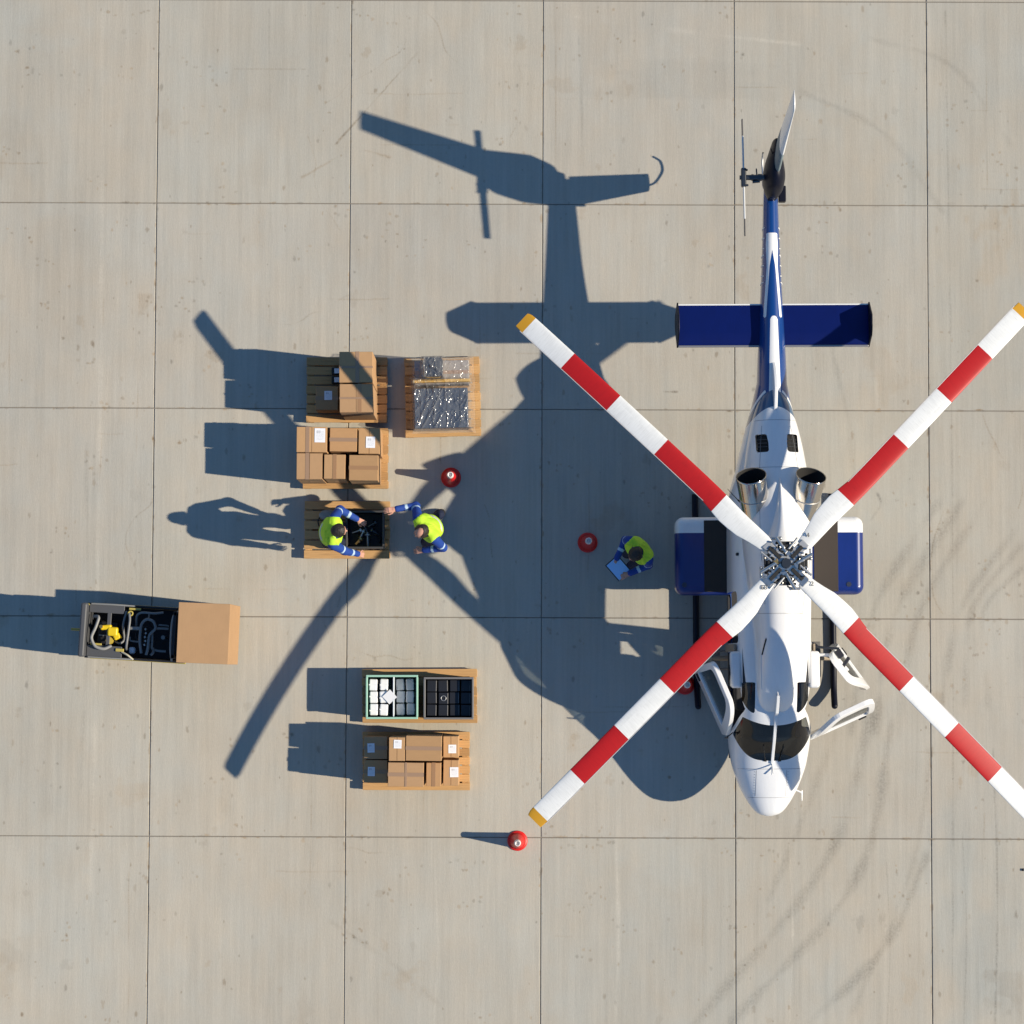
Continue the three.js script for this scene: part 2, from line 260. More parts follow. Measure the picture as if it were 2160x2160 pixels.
// ------------------------------------------------------------------ the helicopter (nose towards +z)
const heli = thing('helicopter', 'white and blue helicopter with red and white rotor blades and open doors', 'helicopter', [3.59, 0, 0.905], 0.004); heli.scale.z = 1.012;
const fuseRows = [
  [3.385, 0, 0.045, 0.95, 1.00, 1.06, 2.2, 2.2], [3.36, 0, 0.14, 0.88, 1.00, 1.11, 2.2, 2.2], [3.27, 0, 0.24, 0.78, 1.00, 1.19, 2.2, 2.3], [3.10, 0, 0.35, 0.68, 1.00, 1.29, 2.2, 2.5], [2.95, 0, 0.425, 0.62, 1.00, 1.36, 2.25, 2.7],
  [2.62, 0, 0.528, 0.54, 1.05, 1.52, 2.4, 3], [2.28, 0, 0.565, 0.51, 1.12, 1.84, 2.5, 3.4], [2.0, 0, 0.567, 0.50, 1.16, 2.06, 2.8, 4], [1.75, 0, 0.562, 0.50, 1.2, 2.17, 3.2, 4.2], [1.5, 0, 0.555, 0.50, 1.2, 2.21, 3.6, 4.5],
  [1.1, 0, 0.553, 0.50, 1.25, 2.24, 3.8, 4.5], [0.3, 0, 0.563, 0.50, 1.3, 2.25, 3.8, 4.5], [-0.5, 0, 0.566, 0.53, 1.4, 2.25, 3.8, 4.2], [-1.0, 0, 0.55, 0.64, 1.5, 2.25, 3.4, 3.4],
  [-1.4, 0, 0.465, 0.9, 1.6, 2.26, 3.0, 2.8], [-1.9, 0, 0.355, 1.25, 1.78, 2.28, 2.6, 2.4], [-2.25, 0, 0.268, 1.5, 1.9, 2.29, 2.3, 2.2], [-2.5, 0, 0.214, 1.64, 1.95, 2.285, 2.1, 2.1], [-2.75, 0, 0.16, 1.78, 1.98, 2.23, 2.1, 2.1]];
let shell = loft(fuseRows, 0.035, 132);
const sideDoorTop = z => 1.98 - Math.max(0, z - 1.9) * 1.75;
const inZ = (z, a, b) => Math.min(z - a, b - z) , rnd2 = (a, b, r) => (a < r && b < r) ? r - Math.hypot(r - a, r - b) : Math.min(a, b);
const cockpitHole = (x, y, z) => Math.min(Math.abs(x) - 0.3, rnd2(inZ(z, 1.12, 2.16), Math.min(y - 0.62, sideDoorTop(z) - y), 0.1));
const cabinHole = (x, y, z) => Math.min(Math.abs(x) - 0.3, rnd2(inZ(z, 0.3, 1.0), Math.min(y - 0.60, 2.0 - y), 0.05));
let cut;
cut = clip(shell, cockpitHole); shell = cut[1];
cut = clip(shell, cabinHole); shell = cut[1];
const windscreen = (x, y, z) => { const a = Math.abs(x); return Math.min(z - (2.115 - 0.62 * x * x), 2.605 - 0.37 * Math.pow(a / 0.54, 3.4) - z, y - sideDoorTop(z) - 0.05 - Math.max(0, 0.5 - a) * 9 * -1, 0.43 + 0.45 * (z - 1.99) - a, y - 1.36); };
cut = clip(shell, windscreen); const screenGeo = cut[0]; shell = cut[1];
const roofWin = (x, y, z) => { const a = Math.abs(x); return Math.min(a - 0.285, 0.455 - a, z - 1.53, 1.945 - 1.6 * Math.max(0, a - 0.30) * (a - 0.27) * 4 - z, y - 1.85); };
cut = clip(shell, roofWin); const roofWinGeo = cut[0]; shell = cut[1];
const band = (x, y, z) => Math.min(-2.17 + 1.9 * x * x - z, z + 2.42 - 3.5 * x * x);
cut = clip(shell, band); const bandLow = cut[0]; shell = cut[1];
cut = clip(shell, (x, y, z) => -2.46 + 3.5 * x * x - z); const rearBlue = cut[0]; shell = cut[1];
cut = clip(shell, (x, y, z) => 0.93 + 0.08 * Math.sin(z * 0.9 + 0.6) - y); const bellyBlue = cut[0]; shell = cut[1];
const fuselage = mesh('fuselage', shell, whitePaint, heli);
tag(mesh('belly_panel', bellyBlue, bluePaint, fuselage), 'blue lower hull');
mesh('rear_band', bandLow, tealPaint, fuselage); mesh('rear_hull', rearBlue, bluePaint, fuselage);
tag(mesh('windscreen', screenGeo, glass, heli), 'dark glazed windscreen');
for (const s of [-1, 1]) mesh('roof_window', clip(roofWinGeo, x => x * s)[0], darkGlass, heli);

// engine deck on top of the cabin
const deckRows = [[1.93, 0, 0.16, 2.0, 2.04, 2.105, 2.4, 2], [1.8, 0, 0.235, 2.0, 2.1, 2.27, 2.4, 2], [1.6, 0, 0.268, 2.0, 2.16, 2.46, 2.4, 2], [1.1, 0, 0.295, 2.0, 2.24, 2.78, 2.4, 2], [0.5, 0, 0.36, 2.0, 2.34, 3.0, 2.4, 2], [0.0, 0, 0.43, 2.0, 2.38, 3.1, 2.4, 2], [-0.5, 0, 0.47, 2.0, 2.38, 3.12, 2.4, 2], [-1.0, 0, 0.46, 2.0, 2.36, 3.0, 2.3, 2], [-1.5, 0, 0.40, 2.0, 2.28, 2.78, 2.2, 2], [-1.9, 0, 0.325, 2.0, 2.2, 2.58, 2.1, 2], [-2.2, 0, 0.23, 2.0, 2.14, 2.42, 2.0, 2], [-2.42, 0, 0.12, 2.0, 2.1, 2.29, 2, 2]];
const deckTop = (x, z) => { const r = table([...deckRows].sort((a, b) => a[0] - b[0]), z), q = Math.pow(Math.min(1, Math.abs(x) / r[2]), r[6]); return r[4] + (r[5] - r[4]) * Math.pow(1 - q, 1 / r[6]); };
let deck = loft(deckRows, 0.03, 96);
const intake = (x, y, z) => Math.min(Math.abs(x) - 0.125 - (x > 0 ? 0.10 : 0.16) * Math.max(0, -(z + 1.66)) , 0.285 - Math.abs(x), rnd2(Math.abs(x) - 0.12, inZ(z, -1.78, -1.53), 0.04), y - 2.2);
cut = clip(deck, intake); const intakeGeo = cut[0]; deck = cut[1];
cut = clip(deck, band); const bandHigh = cut[0]; deck = cut[1];
const cowl = mesh('engine_cowling', deck, whitePaint, heli);
mesh('rear_band', bandHigh, tealPaint, cowl);
for (const s of [-1, 1]) { const g = clip(intakeGeo, x => x * s)[0]; const m = mesh('air_intake', inset(g.clone(), 0.03), soot, heli); mesh('grille', merge([-0.05, 0, 0.05].map(o => bar([s * 0.14, deckTop(0.14, -1.655 + o) - 0.006, -1.655 + o], [s * 0.27, deckTop(0.27, -1.655 + o) - 0.006, -1.655 + o], 0.005, 0.005, 6))), darkSteel, m); }
// mast fairing
mesh('mast_fairing', loft([[0.33, 0, 0.05, 2.7, 2.8, 2.93, 2, 2], [0.22, 0, 0.2, 2.7, 2.86, 3.1, 2.2, 2], [0, 0, 0.27, 2.7, 2.9, 3.28, 2.4, 2], [-0.25, 0, 0.25, 2.7, 2.9, 3.34, 2.3, 2], [-0.55, 0, 0.15, 2.7, 2.9, 3.26, 2.1, 2], [-0.85, 0, 0.08, 2.7, 2.86, 3.12, 2, 2], [-1.12, 0, 0.03, 2.7, 2.8, 2.98, 2, 2], [-1.25, 0, 0.01, 2.7, 2.75, 2.88, 2, 2]], 0.03, 48), whitePaint, heli);
// panel seams and catches on the cowling: thin raised strips
for (const s of [-1, 1]) { const t = mesh('cowl_rail', tube([1.15, 1.4, 1.62].map((z, k) => [s * (0.24 - 0.01 * k), deckTop(0.24 - 0.01 * k, z) + 0.002, z]), 0.008, 16, 6), whitePaint, heli); }
mesh('cowl_handle', tube([0.95, 1.05, 1.16].map((z, k) => [-0.19 - 0.02 * k, deckTop(0.19 + 0.02 * k, z) + 0.004, z]), 0.011, 12, 6), matteBlack, heli);
const seamMat = std(lin(0.22, 0.22, 0.22), 0.7);
for (const z of [0.62, -0.32, -1.32, -1.98]) { const w = table([...deckRows].sort((a, b) => a[0] - b[0]), z)[2], pts = []; for (let k = 0; k <= 16; k++) { const x = lerp(-0.93, 0.93, k / 16) * w; pts.push([x, deckTop(x, z) + 0.0005, z]); } mesh('panel_seam', tube(pts, 0.0028, 48, 5), seamMat, cowl); }
{ const fr = [...fuseRows].sort((a, b) => a[0] - b[0]), top = (x, z) => { const r = table(fr, z), q = Math.pow(Math.min(1, Math.abs(x) / r[2]), r[6]); return r[4] + (r[5] - r[4]) * Math.pow(1 - q, 1 / r[6]); };
  for (const z of [2.72, 3.12]) { const w = table(fr, z)[2], pts = []; for (let k = 0; k <= 16; k++) { const x = lerp(-0.9, 0.9, k / 16) * w; pts.push([x, top(x, z) + 0.0005, z]); } mesh('panel_seam', tube(pts, 0.0026, 48, 5), seamMat, fuselage); }
  for (const x of [-0.21, 0.21]) { const pts = []; for (let k = 0; k <= 10; k++) { const z = lerp(2.74, 3.1, k / 10); pts.push([x, top(x, z) + 0.0005, z]); } mesh('panel_seam', tube(pts, 0.0024, 24, 5), seamMat, fuselage); }
  for (const s of [-1, 1]) for (let k = 0; k < 9; k++) { const z = 2.76 + k * 0.038, x = s * 0.23; mesh('rivet', new THREE.SphereGeometry(0.006, 6, 4).translate(x, top(x, z), z), seamMat, fuselage); }
  for (const s of [-1, 1]) { const pts = []; for (let k = 0; k <= 14; k++) { const z = lerp(0.5, -1.9, k / 14), x = s * 0.6 * table([...deckRows].sort((a, b) => a[0] - b[0]), z)[2]; pts.push([x, deckTop(x, z) + 0.0005, z]); } mesh('panel_seam', tube(pts, 0.0028, 60, 5), seamMat, cowl); }
}
// centre spine blade over the roof edge and windscreen (wire cutter and centre post)
{
  const sh = new THREE.Shape(); const top = z => table([...fuseRows].sort((a, b) => a[0] - b[0]), z)[5];
  const z0 = 1.71, z1 = 2.64, n = 24; sh.moveTo(z0, top(1.93) + 0.02);
  for (let k = 0; k <= n; k++) { const z = lerp(z0, z1, k / n); sh.lineTo(z, Math.max(top(z) + 0.05 * (1 - 0.55 * k / n), z < 1.95 ? 2.46 - 0.95 * (z - 1.71) : 0)); }
  for (let k = n; k >= 0; k--) { const z = lerp(z0, z1, k / n); sh.lineTo(z, top(z) - 0.02); }
  const g = new THREE.ExtrudeGeometry(sh, { depth: 0.03, bevelEnabled: true, bevelSize: 0.006, bevelThickness: 0.006, bevelSegments: 2 }); g.rotateY(-Math.PI / 2); g.translate(0.015, 0, 0);
  mesh('centre_post', g, whitePaint, heli);
  mesh('wire_cutter', bar([0, 2.40, 1.72], [-0.02, 2.55, 1.66], 0.012, 0.006), whitePaint, heli); mesh('wire_cutter', merge([bar([0, 1.48, 2.62], [0, 1.62, 2.78], 0.014, 0.005), bar([0, 1.46, 2.62], [0, 1.50, 2.80], 0.012, 0.01)]), whitePaint, heli);
}
for (const s of [-1, 1]) { const w = mesh('wiper', merge([bar([s * 0.1, 1.545, 2.60], [s * 0.14, 1.735, 2.40], 0.007, 0.007, 6), bar([s * 0.08, 1.535, 2.605], [s * 0.12, 1.525, 2.60], 0.014, 0.014, 8)]), matteBlack, heli); }
mesh('pitot_tube', merge([bar([0.36, 0.95, 3.02], [0.47, 0.95, 3.07], 0.012), bar([0.47, 0.95, 3.04], [0.47, 0.95, 3.18], 0.012, 0.006)]), whitePaint, heli);

// cabin inside
mesh('cabin_floor', moved(rbox(1.04, 0.04, 3.0, 0.01), 0, 0.57, 1.1), interiorGrey, heli);
mesh('rear_bulkhead', moved(rbox(1.04, 1.5, 0.04, 0.01), 0, 1.33, -0.2), interiorGrey, heli);
mesh('cabin_ceiling', moved(rbox(0.9, 0.02, 1.9, 0.008), 0, 2.09, 0.6), interiorGrey, heli);
const panel = mesh('instrument_panel', merge([moved(rbox(0.8, 0.34, 0.12, 0.03, 2), 0, 1.18, 2.38, 0.3), moved(rbox(0.22, 0.4, 0.5, 0.03, 2), 0, 0.8, 2.12)]), matteBlack, heli);
mesh('glare_shield', moved(rbox(0.86, 0.035, 0.26, 0.015, 2), 0, 1.375, 2.42, 0.1), std(lin(0.025, 0.025, 0.026), 0.9), panel);
for (const s of [-1, 1]) {
  const seat = mesh('pilot_seat', merge([moved(rbox(0.38, 0.12, 0.42, 0.04, 2), s * 0.27, 0.93, 1.72), moved(rbox(0.36, 0.3, 0.3, 0.03, 2), s * 0.27, 0.73, 1.72)]), seatFabric, heli);
  mesh('backrest', moved(rbox(0.38, 0.62, 0.10, 0.04, 2), s * 0.27, 1.25, 1.5, -0.15), seatFabric, seat);
  mesh('headrest', moved(rbox(0.22, 0.16, 0.08, 0.03, 2), s * 0.27, 1.66, 1.44), seatFabric, seat);
  mesh('door_pillar', moved(rbox(0.03, 1.36, 0.1, 0.012), s * 0.545, 1.30, 1.06), tanTrim, heli);
}
mesh('cabin_bench', merge([moved(rbox(0.96, 0.1, 0.36, 0.03, 2), 0, 0.93, 0.02), moved(rbox(0.96, 0.5, 0.08, 0.03, 2), 0, 1.22, -0.14), bar([-0.4, 0.59, 0.1], [-0.4, 0.9, 0.1], 0.015), bar([0.4, 0.59, 0.1], [0.4, 0.9, 0.1], 0.015)]), seatFabric, heli);

// doors that stand open: a frame with its pane, its top curving in towards the roof
function door(len, y0, y1, hinge, angle, side, name, lab, lean = 0.22) {
  const sh = new THREE.Shape(); sh.moveTo(0.03, y0); sh.lineTo(len - 0.05, y0); sh.quadraticCurveTo(len, y0, len, y0 + 0.06); sh.lineTo(len, y1 - 0.12); sh.quadraticCurveTo(len, y1, len - 0.14, y1);
  sh.lineTo(len * 0.45, y1 - 0.02); sh.quadraticCurveTo(len * 0.2, y1 - 0.08, 0, y0 + 0.62); sh.lineTo(0, y0 + 0.03); sh.quadraticCurveTo(0, y0, 0.03, y0);
  const hole = new THREE.Path(), m = 0.075, wy = y0 + 0.62; hole.moveTo(0.14, wy); hole.lineTo(len - m, wy); hole.lineTo(len - m, y1 - 0.17); hole.quadraticCurveTo(len - m, y1 - m, len - 0.2, y1 - m); hole.lineTo(len * 0.5, y1 - m - 0.02); hole.quadraticCurveTo(len * 0.3, y1 - 0.14, 0.14, wy);
  const pane = new THREE.Shape(hole.getPoints(12)); sh.holes.push(hole);
  const bend = g => { const p = g.attributes.position; for (let i = 0; i < p.count; i++) { const t = Math.max(0, p.getY(i) - 1.15) / 0.85; p.setZ(i, p.getZ(i) - lean * t * t - 0.03 * t); } g.computeVertexNormals(); return g; };
  const dense = (shape, depth, bevel) => { // subdivide in height so that it can bend
    let g = new THREE.ExtrudeGeometry(shape, { depth, bevelEnabled: bevel, bevelSize: 0.008, bevelThickness: 0.008, bevelSegments: 2, curveSegments: 12 });
    g = plain(g); for (let y = 1.2; y < y1; y += 0.08) { const [a, b] = clip(g, (px, py) => py - y); g = mergeGeometries([a, b]); } return bend(g);
  };
  const flip = g => { if (side > 0) return g; for (const k of ['position', 'normal', 'uv']) { const a = g.attributes[k], n = a.itemSize; for (let i = 0; i < a.count; i += 3) for (let c = 0; c < n; c++) { const t = a.array[(i + 1) * n + c]; a.array[(i + 1) * n + c] = a.array[(i + 2) * n + c]; a.array[(i + 2) * n + c] = t; } } return g; };
  const frameG = dense(sh, 0.05, true), paneG = dense(pane, 0.006, false); paneG.translate(0, 0, 0.022);
  // local: x runs from the hinge towards the tail, z outward; then place on the given side
  const M = new THREE.Matrix4().set(0, 0, side, 0, 0, 1, 0, 0, -1, 0, 0, 0, 0, 0, 0, 1);
  const Rm = new THREE.Matrix4().makeRotationY(side * angle), T = new THREE.Matrix4().makeTranslation(...hinge);
  const all = T.multiply(Rm).multiply(M);
  const d = mesh(name, flip(frameG.applyMatrix4(all)), whitePaint, heli); if (lab) tag(d, lab);
  mesh('window', flip(paneG.applyMatrix4(all)), glass, d);
  const handle = moved(rbox(0.12, 0.025, 0.03, 0.01, 2), len - 0.14, y0 + 0.52, 0.07).applyMatrix4(all); mesh('handle', flip(plain(handle)), matteBlack, d);
  return d;
}
door(1.02, 0.62, 2.14, [-0.565, 0, 2.24], -0.42, -1, 'cockpit_door', 'left cockpit door standing ajar', 0.10);
door(0.92, 0.62, 1.98, [0.565, 0, 2.28], -1.16, 1, 'cockpit_door', 'right cockpit door swung wide open', 0.16);
{
  const d = door(0.74, 0.60, 1.98, [1.36, 0, 1.64], 0.63, 1, 'cabin_door', 'right cabin door pushed out on its arms');
  mesh('hinge_arm', tube([[0.5, 1.85, 1.16], [0.78, 1.87, 1.17], [0.86, 1.87, 1.2], [1.02, 1.85, 1.38]], 0.024, 20, 8), whitePaint, d); mesh('hinge_arm', tube([[0.55, 0.72, 1.16], [0.8, 0.72, 1.15], [0.98, 0.72, 1.22]], 0.02, 16, 8), steel, d); mesh('hinge_arm', bar([0.5, 1.86, 1.05], [0.9, 1.87, 1.08], 0.018), darkSteel, d);
  mesh('latch', moved(rbox(0.09, 0.05, 0.12, 0.012), 0.9, 1.88, 1.15, 0, 0.6), darkSteel, d); mesh('latch', moved(rbox(0.05, 0.06, 0.2, 0.012), 0.98, 1.86, 1.28, 0, -0.6), darkSteel, d);
}
for (const s of [-1, 1]) { mesh('sill_fairing', moved(rbox(0.16, 0.16, 0.5, 0.05, 3), s * 0.535, 1.98, 1.36), whitePaint, heli); }
mesh('vent_window', moved(new THREE.SphereGeometry(1, 20, 10).scale(0.012, 0.05, 0.11), -0.618, 1.99, 1.40), darkGlass, heli);
mesh('mirror', merge([bar([-0.54, 1.5, 2.22], [-0.62, 1.52, 2.28], 0.008), moved(rbox(0.05, 0.1, 0.015, 0.006, 2), -0.63, 1.53, 2.29)]), matteBlack, heli);

// side pods
for (const s of [-1, 1]) {
  let g = rbox(0.84, 0.42, 1.09, 0.12, 6); moved(g, s * (s < 0 ? 0.86 : 0.96), 0.80, -0.225);
  const [w, b] = clip(g, (x, y, z) => -0.545 - z);
  const pod = mesh('side_pod', b, podPaint, heli); mesh('rear_cap', w, whitePaint, pod);
  mesh('filler_cap', new THREE.CylinderGeometry(0.035, 0.035, 0.01, 20).translate(s * 1.16, 1.013, 0.18), std(lin(0.05, 0.06, 0.09), 0.4, { metalness: 0.6 }), pod);
  mesh('step_mat', moved(rbox(0.34, 0.012, 1.0, 0.005), s * (s < 0 ? 0.71 : 0.84), 1.013, -0.22), std(lin(0.045, 0.036, 0.03), 0.95), pod);
  for (const z of [0.1, -0.5]) mesh('strut', bar([s * 0.5, 0.7, z], [s * 0.7, 0.66, z], 0.03), whitePaint, pod);
  // skid tubes on cross tubes
  const x = s < 0 ? -0.93 : 1.05;
  const skid = mesh('skid', tube([[x, 0.05, -1.15], [x, 0.05, -0.4], [x, 0.05, 0.6], [x, 0.05, 1.35], [x * 0.995, 0.09, 1.66], [x * 0.99, 0.2, 1.88]], 0.046, 60, 12), blackPaint, heli);
  mesh('end_cap', new THREE.SphereGeometry(0.046, 12, 8).translate(x * 0.99, 0.2, 1.88), blackPaint, skid);
  for (const z of [1.2, -0.7]) mesh('cross_tube', tube([[x, 0.09, z], [x * 0.93, 0.25, z], [x * 0.75, 0.42, z], [x * 0.4, 0.47, z], [0, 0.48, z]], 0.036, 24, 10), z > 0 ? tanTrim : blackPaint, heli);
  mesh('boarding_step', merge([moved(rbox(0.2, 0.03, 0.5, 0.01), s * 0.72, 0.42, 1.22), bar([s * 0.5, 0.5, 1.1], [s * 0.7, 0.42, 1.1], 0.015), bar([s * 0.5, 0.5, 1.35], [s * 0.7, 0.42, 1.35], 0.015)]), std(lin(0.16, 0.15, 0.14), 0.6), heli);
}

// exhaust cans
for (const s of [-1, 1]) {
  const A = V(s * 0.285, 2.66, -0.58), B = V(s * 0.40, 3.08, -1.19), L = A.distanceTo(B), q = new THREE.Quaternion().setFromUnitVectors(V(0, 1, 0), B.clone().sub(A).normalize());
  const M = new THREE.Matrix4().compose(A, q, V(1, 1, 1));
  const prof = [[0.16, 0], [0.165, 0.05], [0.18, 0.25], [0.195, 0.5], [0.207, L - 0.02], [0.205, L], [0.197, L - 0.004]].map(p => new THREE.Vector2(...p));
  const can = mesh('exhaust_pipe', new THREE.LatheGeometry(prof, 48).applyMatrix4(M), std(lin(0.60, 0.56, 0.50), 0.16, { metalness: 1 }), heli);
  mesh('pipe_lining', new THREE.LatheGeometry([[0.197, L - 0.004], [0.175, 0.5], [0.15, 0.3], [0.10, 0.29]].map(p => new THREE.Vector2(...p)), 40).applyMatrix4(M), soot, can);
  mesh('turbine_outlet', new THREE.SphereGeometry(0.1, 20, 10).scale(1, 0.5, 1).translate(0, 0.3, 0).applyMatrix4(M), std(lin(0.42, 0.3, 0.2), 0.5, { metalness: 0.5 }), can);
  mesh('clamp_ring', new THREE.TorusGeometry(0.192, 0.007, 6, 48).rotateX(Math.PI / 2).translate(0, 0.42, 0).applyMatrix4(M), steel, can);
  mesh('exhaust_fairing', loft([[-0.36, s * 0.25, 0.07, 2.6, 2.7, 2.85, 2, 2], [-0.55, s * 0.27, 0.16, 2.5, 2.66, 2.92, 2.2, 2], [-0.75, s * 0.3, 0.19, 2.4, 2.62, 2.84, 2.2, 2], [-1.0, s * 0.34, 0.17, 2.3, 2.5, 2.72, 2, 2], [-1.2, s * 0.35, 0.1, 2.1, 2.36, 2.56, 2, 2], [-1.3, s * 0.35, 0.04, 2.1, 2.28, 2.42, 2, 2]], 0.03, 32), whitePaint, heli);
}
// roof details: antenna mast, fuel cap, beacon
mesh('antenna', merge([bar([-0.5, 2.23, -0.92], [-0.66, 2.42, -1.06], 0.006, 0.003, 6), bar([-0.47, 2.2, -0.9], [-0.5, 2.24, -0.92], 0.014, 0.012, 8)]), matteBlack, heli);
mesh('roof_bracket', moved(rbox(0.1, 0.05, 0.07, 0.015, 2), 0.52, 2.2, -0.62), whitePaint, heli);
for (const [x, z] of [[0.3, 0.55], [0.25, 1.0], [0.23, 1.32]]) mesh('panel_latch', moved(rbox(0.02, 0.012, 0.05, 0.004), x, deckTop(x, z) + 0.002, z, 0, 0, -0.5), steel, heli);

// tail boom
const boomRows = [[-2.2, 0, 0.245, 1.52, 1.92, 2.3, 2.1, 2.1], [-2.45, 0, 0.212, 1.64, 1.97, 2.295, 2.1, 2.1], [-2.84, 0, 0.196, 1.73, 2.0, 2.28, 2.1, 2.1], [-3.66, 0, 0.154, 1.83, 2.03, 2.25, 2.1, 2.1], [-4.22, 0, 0.128, 1.89, 2.05, 2.23, 2.1, 2.1], [-5.1, 0, 0.098, 1.95, 2.07, 2.2, 2.1, 2.1], [-5.4, 0, 0.085, 1.98, 2.08, 2.18, 2, 2]];
let boom = loft(boomRows, 0.04, 72);
const stripe = (x, y, z) => Math.max(                                             // white flashes on top of the boom
  Math.min(y - 2.05, -2.3 - z, z + 3.42, 0.085 - 0.035 * clamp((-2.3 - z) / 1.1) - Math.abs(x - 0.012), rnd2(z + 3.42, 0.085 - 0.035 * clamp((-2.3 - z) / 1.1) - Math.abs(x - 0.012), 0.045)),
  Math.min(y - 2.08, inZ(z, -4.56, -3.4), 0.018 + 0.03 * clamp((-4.1 - z) / 0.3) - Math.abs(Math.abs(x) - (0.028 + 0.09 * clamp((z + 4.5) / 1.2)))));
cut = clip(boom, stripe); const flashGeo = cut[0]; boom = cut[1];
cut = clip(boom, (x, y, z) => Math.min(1.985 - y, -3.3 - z)); const boomSide = cut[0]; boom = cut[1];
const boomM = mesh('tail_boom', boom, bluePaint, heli); mesh('white_flash', flashGeo, whitePaint, boomM); mesh('lower_panel', boomSide, navyPaint, boomM);
const boomW = z => table([...boomRows].sort((a, b) => a[0] - b[0]), z);
for (const s of [-1, 1]) for (let k = 0; k < 7; k++) {                              // short white bars down both flanks
  const z = -4.62 + k * 0.125, r = boomW(z), a = 0.55, w = 0.5;
  const pts = []; for (let i = 0; i <= 5; i++) { const t = lerp(-0.35, 0.7, i / 5); pts.push([s * (r[2] * Math.cos(t) + 0.002), r[4] + (r[5] - r[4]) * Math.sin(t), z + 0.02 * (k % 3 - 1) * i / 5]); }
  mesh('flank_bar', tube(pts, 0.009, 10, 5), whitePaint, boomM);
}
mesh('boom_light', merge([new THREE.TorusGeometry(0.03, 0.01, 8, 20).rotateX(Math.PI / 2).rotateZ(-0.7).translate(0.125, 2.16, -3.17), moved(new THREE.SphereGeometry(0.016, 12, 8), 0.125, 2.16, -3.17)]), whitePaint, boomM);
{ // dorsal fin blade
  const sh = new THREE.Shape(); sh.moveTo(-2.03, 2.40); sh.quadraticCurveTo(-2.2, 2.52, -2.42, 2.56); sh.quadraticCurveTo(-2.62, 2.5, -2.78, 2.27); sh.lineTo(-2.03, 2.27); sh.closePath();
  const g = new THREE.ExtrudeGeometry(sh, { depth: 0.024, bevelEnabled: true, bevelSize: 0.01, bevelThickness: 0.012, bevelSegments: 3 }); g.rotateY(-Math.PI / 2); g.translate(0.012, 0, 0);
  mesh('dorsal_fin', g, whitePaint, boomM);
}
// horizontal stabiliser with end plates
function foil(xs, chord, thick, zLead, y, mat, parent, name) {                      // slab with a rounded leading edge (towards +z)
  const sh = new THREE.Shape(); sh.moveTo(0, 0); sh.quadraticCurveTo(-0.0, thick * 0.6, -chord * 0.3, thick * 0.55); sh.lineTo(-chord, 0.006); sh.lineTo(-chord, -0.006); sh.lineTo(-chord * 0.3, -thick * 0.45); sh.quadraticCurveTo(0, -thick * 0.5, 0, 0);
  const g = new THREE.ExtrudeGeometry(sh, { depth: xs[1] - xs[0], bevelEnabled: false, curveSegments: 8 }); g.rotateY(-Math.PI / 2); g.translate(xs[1], y, zLead); return mesh(name, g, mat, parent);
}
for (const s of [-1, 1]) {
  const x0 = s < 0 ? -1.29 : 0.11, x1 = s < 0 ? -0.11 : 1.33;
  const st = foil([x0, x1], 0.55, 0.06, -3.04, 2.06, navyPaint, heli, 'stabiliser');
  mesh('leading_edge', moved(rbox(x1 - x0, 0.028, 0.03, 0.01, 2), (x0 + x1) / 2, 2.062, -3.03), edgeMetal, st);
  mesh('trailing_edge', moved(rbox(x1 - x0, 0.012, 0.022, 0.004), (x0 + x1) / 2, 2.06, -3.598), bladeWhite, st);
  const sh = new THREE.Shape(); sh.moveTo(-3.02, 2.02); sh.lineTo(-3.14, 2.3); sh.quadraticCurveTo(-3.2, 2.38, -3.42, 2.36); sh.lineTo(-3.62, 2.1); sh.lineTo(-3.5, 1.68); sh.quadraticCurveTo(-3.4, 1.6, -3.3, 1.66); sh.closePath();
  const g = new THREE.ExtrudeGeometry(sh, { depth: 0.012, bevelEnabled: true, bevelSize: 0.004, bevelThickness: 0.004, bevelSegments: 2 }); g.rotateY(-Math.PI / 2); g.translate(s < 0 ? x0 - 0.002 : x1 + 0.014, 0, 0);
  mesh('end_plate', g, blackPaint, st);
}
